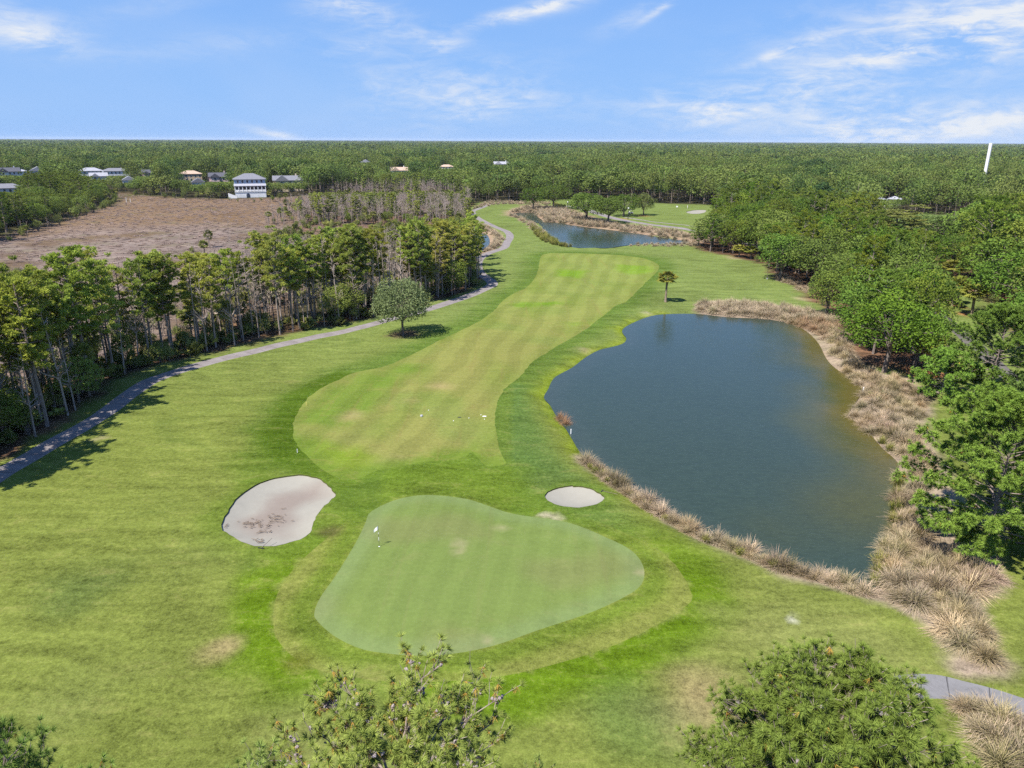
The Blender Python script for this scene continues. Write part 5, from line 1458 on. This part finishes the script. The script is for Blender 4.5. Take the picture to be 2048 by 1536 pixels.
# green reed beds at the water's edge
rd = []
for poly, st in (([(1062,452),(1092,470),(1108,482),(1128,492),(1145,494),(1125,496),(1090,486),(1070,470)], 1.5), ([(1105,408),(1130,414),(1125,418),(1108,415)], 1.8)):
    rd += [(x, y, rng.uniform(1.0, 1.5)) for x, y in jitter(ats(poly), st)]
L_ = np.array(rd); stuff('reeds', 'yellow green reeds on the near bank of the second pond', whole('reed'), np.column_stack([L_[:, :2], height(L_[:, :2])]), rng.uniform(0, 6.28, len(L_)), np.repeat(L_[:, 2:3], 3, 1))
for k, (px, py, s) in enumerate(((1762,1118,1.1),(1757,1140,1.1),(1752,1158,.9),(1772,1090,1.0),(1792,1010,1.0),(1795,985,1.1),(1798,962,1.1),(1788,1035,1.0),(1780,895,1.0),(1765,880,.9),(1740,790,.7),(1215,958,.6),(1262,985,.6),(1205,945,.7),(1330,1032,.6),(1480,1103,.7),(1190,940,.7),(1180,932,.6),(1230,964,.6),(1412,1078,.7),(1545,1130,.7),(1290,1002,.6))):
    q = at(px, py); plant('reed', q[0], q[1], s, label='yellow green reed clump among the tan tussocks at the pond edge', group='green reed clumps on the pond banks')
# rank dry grass over the marsh
M_ = jitter(MARSH, 3.1); M_ = M_[(sdist(M_, LWOOD) > -30) & (rng.uniform(0, 1, len(M_)) < .8)]
pxm = proj(np.column_stack([M_, np.zeros(len(M_))]))[0]; M_ = M_[(pxm > -250) & (pxm < 1000)]
g1 = K['tussock'].v
MAT['marsh'] = leaf_mat('marsh_grass', (0.24, 0.18, 0.15), (0.36, 0.285, 0.25), (0.27, 0.18, 0.125), .5, .3)
mt = [tussock(560 + i, 70, .8, .10, 1.15, 0.0).mesh('marsh_tuft', MAT['marsh']) for i in range(4)]
s_ = rng.uniform(.7, 1.7, (len(M_), 1))
stuff('marsh_grass', 'dead grey brown marsh grass', mt, np.column_stack([M_, height(M_)]), rng.uniform(0, 6.28, len(M_)), np.hstack([s_ * 1.5, s_ * 1.5, s_ * .5]))

# ------------------------------------------------------------------ things on the course
def flag():
    q = at(759, 1102); z = gz(*q); o = empty('flagstick', (q[0], q[1], z)); tag(o, 'white flag on a black and white banded stick in the green', 'flagstick')
    m = MB(); tube(m, [(0, 0, -.1), (0, 0, 2.1)], .014, 8); p = surf(o, 'pole', m, 'black')
    m = MB(); tube(m, [(0, 0, .62), (0, 0, .95)], .021, 8); put('band', m.mesh('band', MAT['white']), p)
    m = MB(); tube(m, [(0, 0, 1.25), (0, 0, 1.45)], .021, 8); put('band', m.mesh('band', MAT['white']), p)
    m = MB(); nx, nz = 9, 6; V = []
    for s in (-.006, .006):
        for i in range(nx):
            for j in range(nz):
                u, v = i / (nx - 1), j / (nz - 1); d = -u * .48
                V.append((d * .8 - .01, -.035 * math.sin(u * 6) + s - .05 * u, 2.08 - v * .36 * (1 - u * .25) - u * .30 - .12 * u * u))
    F = []
    for b in (0, nx * nz):
        for i in range(nx - 1):
            for j in range(nz - 1):
                k = b + i * nz + j; F.append([k, k + nz, k + nz + 1, k + 1] if b else [k, k + 1, k + nz + 1, k + nz])
    m.add(V, F); surf(o, 'flag', m, 'white')
    m = MB(); th = np.linspace(0, 2 * math.pi, 17)[:-1]
    tube(m, [(0, 0, -.05), (0, 0, .008)], [.07, .07], 16); surf(o, 'cup', m, 'white')
flag()
def stake(px, py, h, mat, label, r=.04, cat='stake'):
    q = at(px, py); o = put('stake', None, None) if False else None
    m = MB(); tube(m, [(0, 0, -.2), (0, 0, h * .93), (0, 0, h)], [r, r, r * .35], 6)
    o = put('marker_stake', m.mesh('marker_stake', MAT[mat]), None, (q[0], q[1], gz(*q))); tag(o, label, cat)
stake(1142, 862, .9, 'white', 'white hazard stake on the open pond shore below the brown tuft', .06)
stake(1727, 778, .9, 'white', 'white hazard stake leaning in the right bank tussocks', .07)
stake(613, 810, .5, 'yellow', 'pale yellow stake at the left fairway edge')
stake(595, 906, .5, 'white', 'short white stake left of the fairway head')
stake(1412, 438, 1.2, 'white', 'white stake by the far bunker', .08)
def disc(px, py, rx, ry, h, mat, label, nm, cat):
    q = at(px, py); m = MB(); th = np.linspace(0, 2 * math.pi, 15)[:-1]
    ring = lambda k, z: np.column_stack([rx * k * np.cos(th), ry * k * np.sin(th), np.full(14, z)])
    V = np.concatenate([ring(1, -.02), ring(1, h * .6), ring(.7, h), ring(.05, h * 1.05)])
    m.add(V, [[a * 14 + i, a * 14 + (i + 1) % 14, (a + 1) * 14 + (i + 1) % 14, (a + 1) * 14 + i] for a in range(3) for i in range(14)])
    tag(put(nm, m.mesh(nm, MAT[mat]), None, (q[0], q[1], gz(*q))), label, cat)
disc(843, 832, .2, .2, .22, 'steel', 'rounded grey yardage marker in the fairway', 'yardage_marker', 'marker')
disc(919, 834, .26, .12, .06, 'black', 'flat black yardage plate in the fairway', 'yardage_plate', 'marker')
disc(969, 834, .28, .11, .06, 'white', 'flat white yardage plate near the right fairway edge', 'yardage_plate', 'marker')
for x, y, l in ((857,820,'white ball behind the grey yardage marker'),(907,841,'white ball short of the black yardage plate'),(938,836,'white ball between the black and white plates'),(969,840,'white ball just short of the white plate'),(962,831,'white ball just beyond the white plate')):
    disc(x, y, .055, .055, .08, 'white', l, 'golf_ball', 'ball')
def rake(px, py, rz, label):
    q = at(px, py); o = empty('bunker_rake', (q[0], q[1], gz(*q)), rz); tag(o, label, 'rake')
    m = MB(); tube(m, [(0, 0, .05), (0.9, 0, .06), (1.75, 0, .07)], .022, 6); surf(o, 'handle', m, 'wood')
    m = MB(); box(m, (0, 0, .05), (.06, .62, .05))
    for k in range(9): box(m, (-.02, -.27 + k * .0675, 0.0), (.02, .02, .1))
    surf(o, 'head', m, 'black')
rake(523, 1103, R(75), 'rake lying at the near rim of the large bunker')
rake(1204, 985, R(-28), 'rake lying at the right rim of the small bunker')
# twigs washed together in the big bunker
m = MB()
for cx, cy, n, sx, sy in ((505,1040,26,16,5),(555,1032,26,18,7),(525,1048,14,20,3),(515,1080,14,10,4),(530,1060,10,14,3),(450,1045,10,4,18),(480,1092,6,10,4)):
    for _ in range(n):
        q = at(cx + rng.normal() * sx * .7, cy + rng.normal() * sy * .7)
        if sdist([q], BUNK1)[0] > -.25: continue
        a = rng.normal() * .5 + .2; l = rng.uniform(.12, .55); z = gz(*q) + .012
        dx, dy = math.cos(a) * l / 2, math.sin(a) * l / 2; b = rng.normal() * .06
        tube(m, [(q[0] - dx, q[1] - dy, z), (q[0] + b, q[1] + b, z + .02), (q[0] + dx, q[1] + dy, z)], [.025, .035, .02], 4)
o = put('debris', m.mesh('debris', MAT['wood'])); tag(o, 'brown twigs and pine litter washed into the large bunker', kind='stuff')
def lamp(px, py, ytop, label, thick=.11):
    q = at(px, py); h = top_z(q, ytop); o = empty('lamp_post', (q[0], q[1], gz(*q))); tag(o, label, 'lamp post')
    m = MB(); tube(m, [(0, 0, 0), (0, 0, .7), (0, 0, .75), (0, 0, h - .55)], [thick * 1.9, thick * 1.7, thick, thick * .8], 8); surf(o, 'post', m, 'black')
    m = MB(); tube(m, [(0, 0, h - .55), (0, 0, h - .4), (0, 0, h - .1), (0, 0, h)], [.16, .34, .38, .1], 10); surf(o, 'lamp', m, 'white')
lamp(1256, 438, 415, 'dark lamp post with white head between the two small roadside oaks')
lamp(1135, 423, 403, 'dark lamp post with white head right of the reed bank', .2)
q = at(1534, 558)
o = empty('trail_post', (q[0], q[1], gz(*q))); tag(o, 'thin dark post with a short crosspiece at the right wood edge', 'post')
m = MB(); tube(m, [(0, 0, -.2), (0.05, 0, 1.4), (-.05, 0, 2.7)], [.07, .06, .05], 7); surf(o, 'post', m, 'wood')
m = MB(); box(m, (.3, 0, 2.7), (1.0, .12, .14)); box(m, (.72, 0, 2.45), (.1, .1, .5)); surf(o, 'crosspiece', m, 'wood')
m = MB(); box(m, (0, -.1, .18), (.35, .35, .36)); surf(o, 'base_block', m, 'steel')

def golf_cart():
    q = at(1261, 428); o = empty('golf_cart', (q[0], q[1], gz(*q)), R(20)); tag(o, 'dark golf cart with a roof parked in oak shade by the far road', 'golf cart')
    m = MB(); box(m, (0, 0, .5), (2.3, 1.15, .28)); box(m, (.95, 0, .75), (.5, 1.1, .4)); box(m, (-.75, 0, .8), (.7, 1.1, .35)); surf(o, 'body', m, 'steel')
    m = MB(); box(m, (-.2, 0, .82), (.55, 1.05, .14)); box(m, (-.48, 0, 1.1), (.12, 1.05, .5)); surf(o, 'seat', m, 'white')
    m = MB(); box(m, (0, 0, 1.86), (1.75, 1.2, .08)); surf(o, 'roof', m, 'white')
    for x in (.75, -.7):
        for y in (.5, -.5):
            m = MB(); tube(m, [(x, y, .6), (x * .95, y, 1.83)], .025, 6); surf(o, 'roof_post', m, 'black')
    for x in (.75, -.75):
        for y in (.55, -.55):
            m = MB(); tube(m, [(x, y - .1, .24), (x, y + .1, .24)], .24, 12); surf(o, 'wheel', m, 'black')
golf_cart()

def person(px, py, label, top, trouser, rz=0.0, arm=0.3):
    q = at(px, py); o = empty('person', (q[0], q[1], gz(*q)), rz); tag(o, label, 'person')
    J = [((0, 0, .95), .15), ((0, 0, 1.2), .15), ((0, 0, 1.42), .13), ((0, 0, 1.53), .055), ((0, -.01, 1.66), .10), ((0, 0, 1.76), .085),
         ((.10, 0, .88), .095), ((.12, .02, .5), .065), ((.13, 0, .08), .045), ((.14, -.14, .04), .04),
         ((-.10, 0, .88), .095), ((-.12, -.05, .5), .065), ((-.13, 0, .08), .045), ((-.14, -.14, .04), .04),
         ((.20, 0, 1.40), .06), ((.27, -.05, 1.13), .045), ((.2, -.05 - arm, .95), .035), ((.18, -.1 - arm, .87), .035),
         ((-.20, 0, 1.40), .06), ((-.27, -.05, 1.13), .045), ((-.1, -.05 - arm, .93), .035), ((-.06, -.1 - arm, .86), .035)]
    E_ = [(0,1),(1,2),(2,3),(3,4),(4,5),(0,6),(6,7),(7,8),(8,9),(0,10),(10,11),(11,12),(12,13),(2,14),(14,15),(15,16),(16,17),(2,18),(18,19),(19,20),(20,21)]
    me = bpy.data.meshes.new('body'); me.from_pydata([j[0] for j in J], E_, [])
    b = put('body', me, o); me.materials.append(MAT['skin'])
    md = b.modifiers.new('skin', 'SKIN'); b.modifiers.new('sub', 'SUBSURF').render_levels = 1
    for i, v in enumerate(me.skin_vertices[0].data): v.radius = (J[i][1], J[i][1]); v.use_root = (i == 0)
    m = MB(); tube(m, [(0, 0, .93), (0, 0, 1.15), (0, 0, 1.38), (0, 0, 1.5)], [.18, .175, .2, .1], 10); tube(m, [(.16, 0, 1.44), (.27, -.04, 1.15)], [.085, .065], 7); tube(m, [(-.16, 0, 1.44), (-.27, -.04, 1.15)], [.085, .065], 7); surf(o, 'shirt', m, top)
    m = MB(); tube(m, [(0, 0, .84), (0, 0, 1.0)], [.18, .18], 10)
    for s_ in (1, -1): tube(m, [(.1 * s_, 0, .9), (.12 * s_, 0, .5), (.13 * s_, 0, .1)], [.115, .09, .075], 8)
    surf(o, 'trousers', m, trouser)
    m = MB(); tube(m, [(0, 0, 1.70), (0, 0, 1.77), (0, 0, 1.81)], [.115, .105, .03], 10); box(m, (0, -.13, 1.715), (.15, .12, .02)); surf(o, 'cap', m, 'white')
person(1375, 417, 'golfer in white standing before the far tree line', 'white', 'white', R(60))
q = at(1354, 415.5); o = empty('tee_sign', (q[0], q[1], gz(*q)), 0); tag(o, 'small white board left of the golfer in white', 'sign')
m = MB(); box(m, (0, 0, .7), (.9, .1, .7)); surf(o, 'board', m, 'white')
for s_ in (-.3, .3):
    m = MB(); box(m, (s_, .08, .35), (.08, .06, .8)); surf(o, 'post', m, 'wood')
for px, py, h in ((253,404,2.6),(261,404,2.2)):
    q = at(px, py); m = MB(); tube(m, [(0, 0, -.2), (.05, 0, h * .5), (0, 0, h)], [.13, .11, .08], 6)
    tag(put('snag', m.mesh('snag', MAT['white']), None, (q[0], q[1], 0), 0), 'pale ' + ('taller' if h > 2.4 else 'shorter') + ' bare pole at the far left tip of the marsh', 'pole')

# the air: a closed box of thin haze round the whole site
m = MB(); box(m, (0, 8000, 24), (30000, 36000, 64)); hz = m.mesh('haze', [])
g = newmat('thin_haze'); vo = g.new('ShaderNodeVolumePrincipled'); vo.inputs['Color'].default_value = (0.72, 0.84, 1.0, 1); vo.inputs['Density'].default_value = 0.000032
o_ = g.new('ShaderNodeOutputMaterial'); g.ln(vo.outputs[0], o_.inputs['Volume']); hz.materials.append(g.m)
tag(put('haze', hz), 'thin blue haze over the distant woods', kind='stuff')

# ------------------------------------------------------------------ light, sky, view
SUN_EL, SUN_AZ = R(56), R(225)     # azimuth measured clockwise from +Y
sd = bpy.data.lights.new('sun', 'SUN'); so = bpy.data.objects.new('sun', sd); COL.objects.link(so)
sd.energy = 4.75; sd.angle = R(0.53); sd.color = (1.0, 0.955, 0.89)
sv = Vector((math.sin(SUN_AZ) * math.cos(SUN_EL), math.cos(SUN_AZ) * math.cos(SUN_EL), math.sin(SUN_EL)))
so.rotation_euler = sv.to_track_quat('Z', 'Y').to_euler(); so.location = sv * 200

world = bpy.data.worlds.new('World'); scene.world = world; world.use_nodes = True
g = N(world)
sky = g.new('ShaderNodeTexSky', _sky_type='NISHITA'); sky.sun_disc = False
sky.sun_elevation = SUN_EL; sky.sun_rotation = SUN_AZ
sky.air_density = 1.0; sky.dust_density = 0.0; sky.ozone_density = 3.0; sky.altitude = 0
d = g.new('ShaderNodeTexCoord').outputs['Generated']
sep = g.new('ShaderNodeSeparateXYZ'); g.ln(d, sep.inputs[0])
az = g.math('ARCTAN2', sep.outputs[0], sep.outputs[1])
el = g.math('ARCSINE', sep.outputs[2])
cv_ = g.new('ShaderNodeCombineXYZ'); g.ln(az, cv_.inputs[0]); g.ln(el, cv_.inputs[1])
def streak(rot, sx, sy, sc, det, ro, di):
    return g.noise(g.scale(cv_.outputs[0], (sx, sy, 1), rot), sc, det, ro, di)
n1 = streak(R(-17), 2.2, 11.0, 2.2, 9, 0.66, 0.5)
n2 = streak(R(-12), 5.0, 14.0, 4.5, 8, 0.68, 0.7)
n3 = streak(0, 1.0, 2.5, 3.0, 4, 0.5, 0.4)
total = None
CLOUDS = [  # centre pixel, half width, half height (px), tilt deg, strength, sharp
 (1930,40,230,55,8,1.0),(1990,75,110,40,5,0.9),(1850,95,110,12,10,0.7),(1700,225,115,60,-14,0.95),(1850,255,220,34,8,0.75),(1960,245,160,30,6,0.5),
 (1435,235,85,22,5,0.9),(1480,205,170,22,8,0.55),(1330,195,220,26,5,0.4),(910,170,120,32,14,0.8),(965,212,110,24,16,0.7),(1090,12,90,10,12,1.1),(1010,35,110,12,10,0.5),
 (1320,18,40,6,32,0.8),(1260,35,60,14,25,0.35),(1565,103,60,7,18,0.9),(1550,42,40,7,18,0.4),(725,22,45,18,-20,0.95),(645,14,40,20,0,0.6),(885,90,42,14,8,0.7),(830,68,30,8,0,0.5),
 (700,95,50,20,5,0.5),(780,150,70,45,20,0.4),(800,40,70,25,-20,0.35),(55,55,80,26,-12,0.75),(30,75,60,16,-8,0.5),(560,272,55,7,-14,0.7),(545,266,24,5,-10,0.6),(430,90,180,20,8,0.22),(300,12,90,16,10,0.22),(1050,205,90,30,5,0.25)]
for x, y, hw_, hh, tl, st in CLOUDS:
    q = ray(x, y); a0 = math.atan2(q[0], q[1]); e0 = math.asin(q[2])
    u = g.math('SUBTRACT', az, a0); v = g.math('SUBTRACT', el, e0)
    c_, s_ = math.cos(R(tl)), math.sin(R(tl))
    k = 1.0 / FPX
    U = g.math('ADD', g.math('MULTIPLY', u, c_ / (hw_ * k)), g.math('MULTIPLY', v, s_ / (hw_ * k)))
    W = g.math('SUBTRACT', g.math('MULTIPLY', v, c_ / (hh * k)), g.math('MULTIPLY', u, s_ / (hh * k)))
    r2 = g.math('ADD', g.math('MULTIPLY', U, U), g.math('MULTIPLY', W, W))
    f = g.math('MULTIPLY', g.math('POWER', 2.718, g.math('MULTIPLY', r2, -0.9)), st)
    total = f if total is None else g.math('ADD', total, f)
dens_ = g.math('ADD', g.math('MULTIPLY', n1, 0.6), g.math('MULTIPLY', n2, 0.4))
cl = g.math('MULTIPLY', total, g.math('MULTIPLY', g.ramp(dens_, 0.39, 0.68), 1.0))
veil = g.math('MULTIPLY', g.ramp(n3, 0.45, 0.8), 0.12)
cl = g.math('MINIMUM', g.math('ADD', cl, veil), 0.93)
deep = g.mix(g.ramp(el, 0.0, 0.42), (1.40, 2.66, 5.0), (0.82, 1.92, 4.7))
deep = g.mix(g.ramp(el, 0.35, 1.4), deep, (0.6, 1.35, 3.6))
skyc = g.mix(0.94, sky.outputs[0], deep)
both = g.mix(cl, skyc, (4.5, 4.65, 4.85))
bg = g.new('ShaderNodeBackground'); g.ln(both, bg.inputs[0]); bg.inputs[1].default_value = 0.10
wo = g.new('ShaderNodeOutputWorld'); g.ln(bg.outputs[0], wo.inputs[0])

scene.view_settings.view_transform = 'Standard'; scene.view_settings.look = 'None'
scene.view_settings.exposure = 0.92; scene.view_settings.gamma = 1.0
scene.view_settings.use_curve_mapping = False
scene.render.engine = 'CYCLES'
cy = scene.cycles
cy.max_bounces = 6; cy.diffuse_bounces = 3; cy.glossy_bounces = 3; cy.transmission_bounces = 4; cy.transparent_max_bounces = 4
cy.use_denoising = False
cy.caustics_reflective = False; cy.caustics_refractive = False
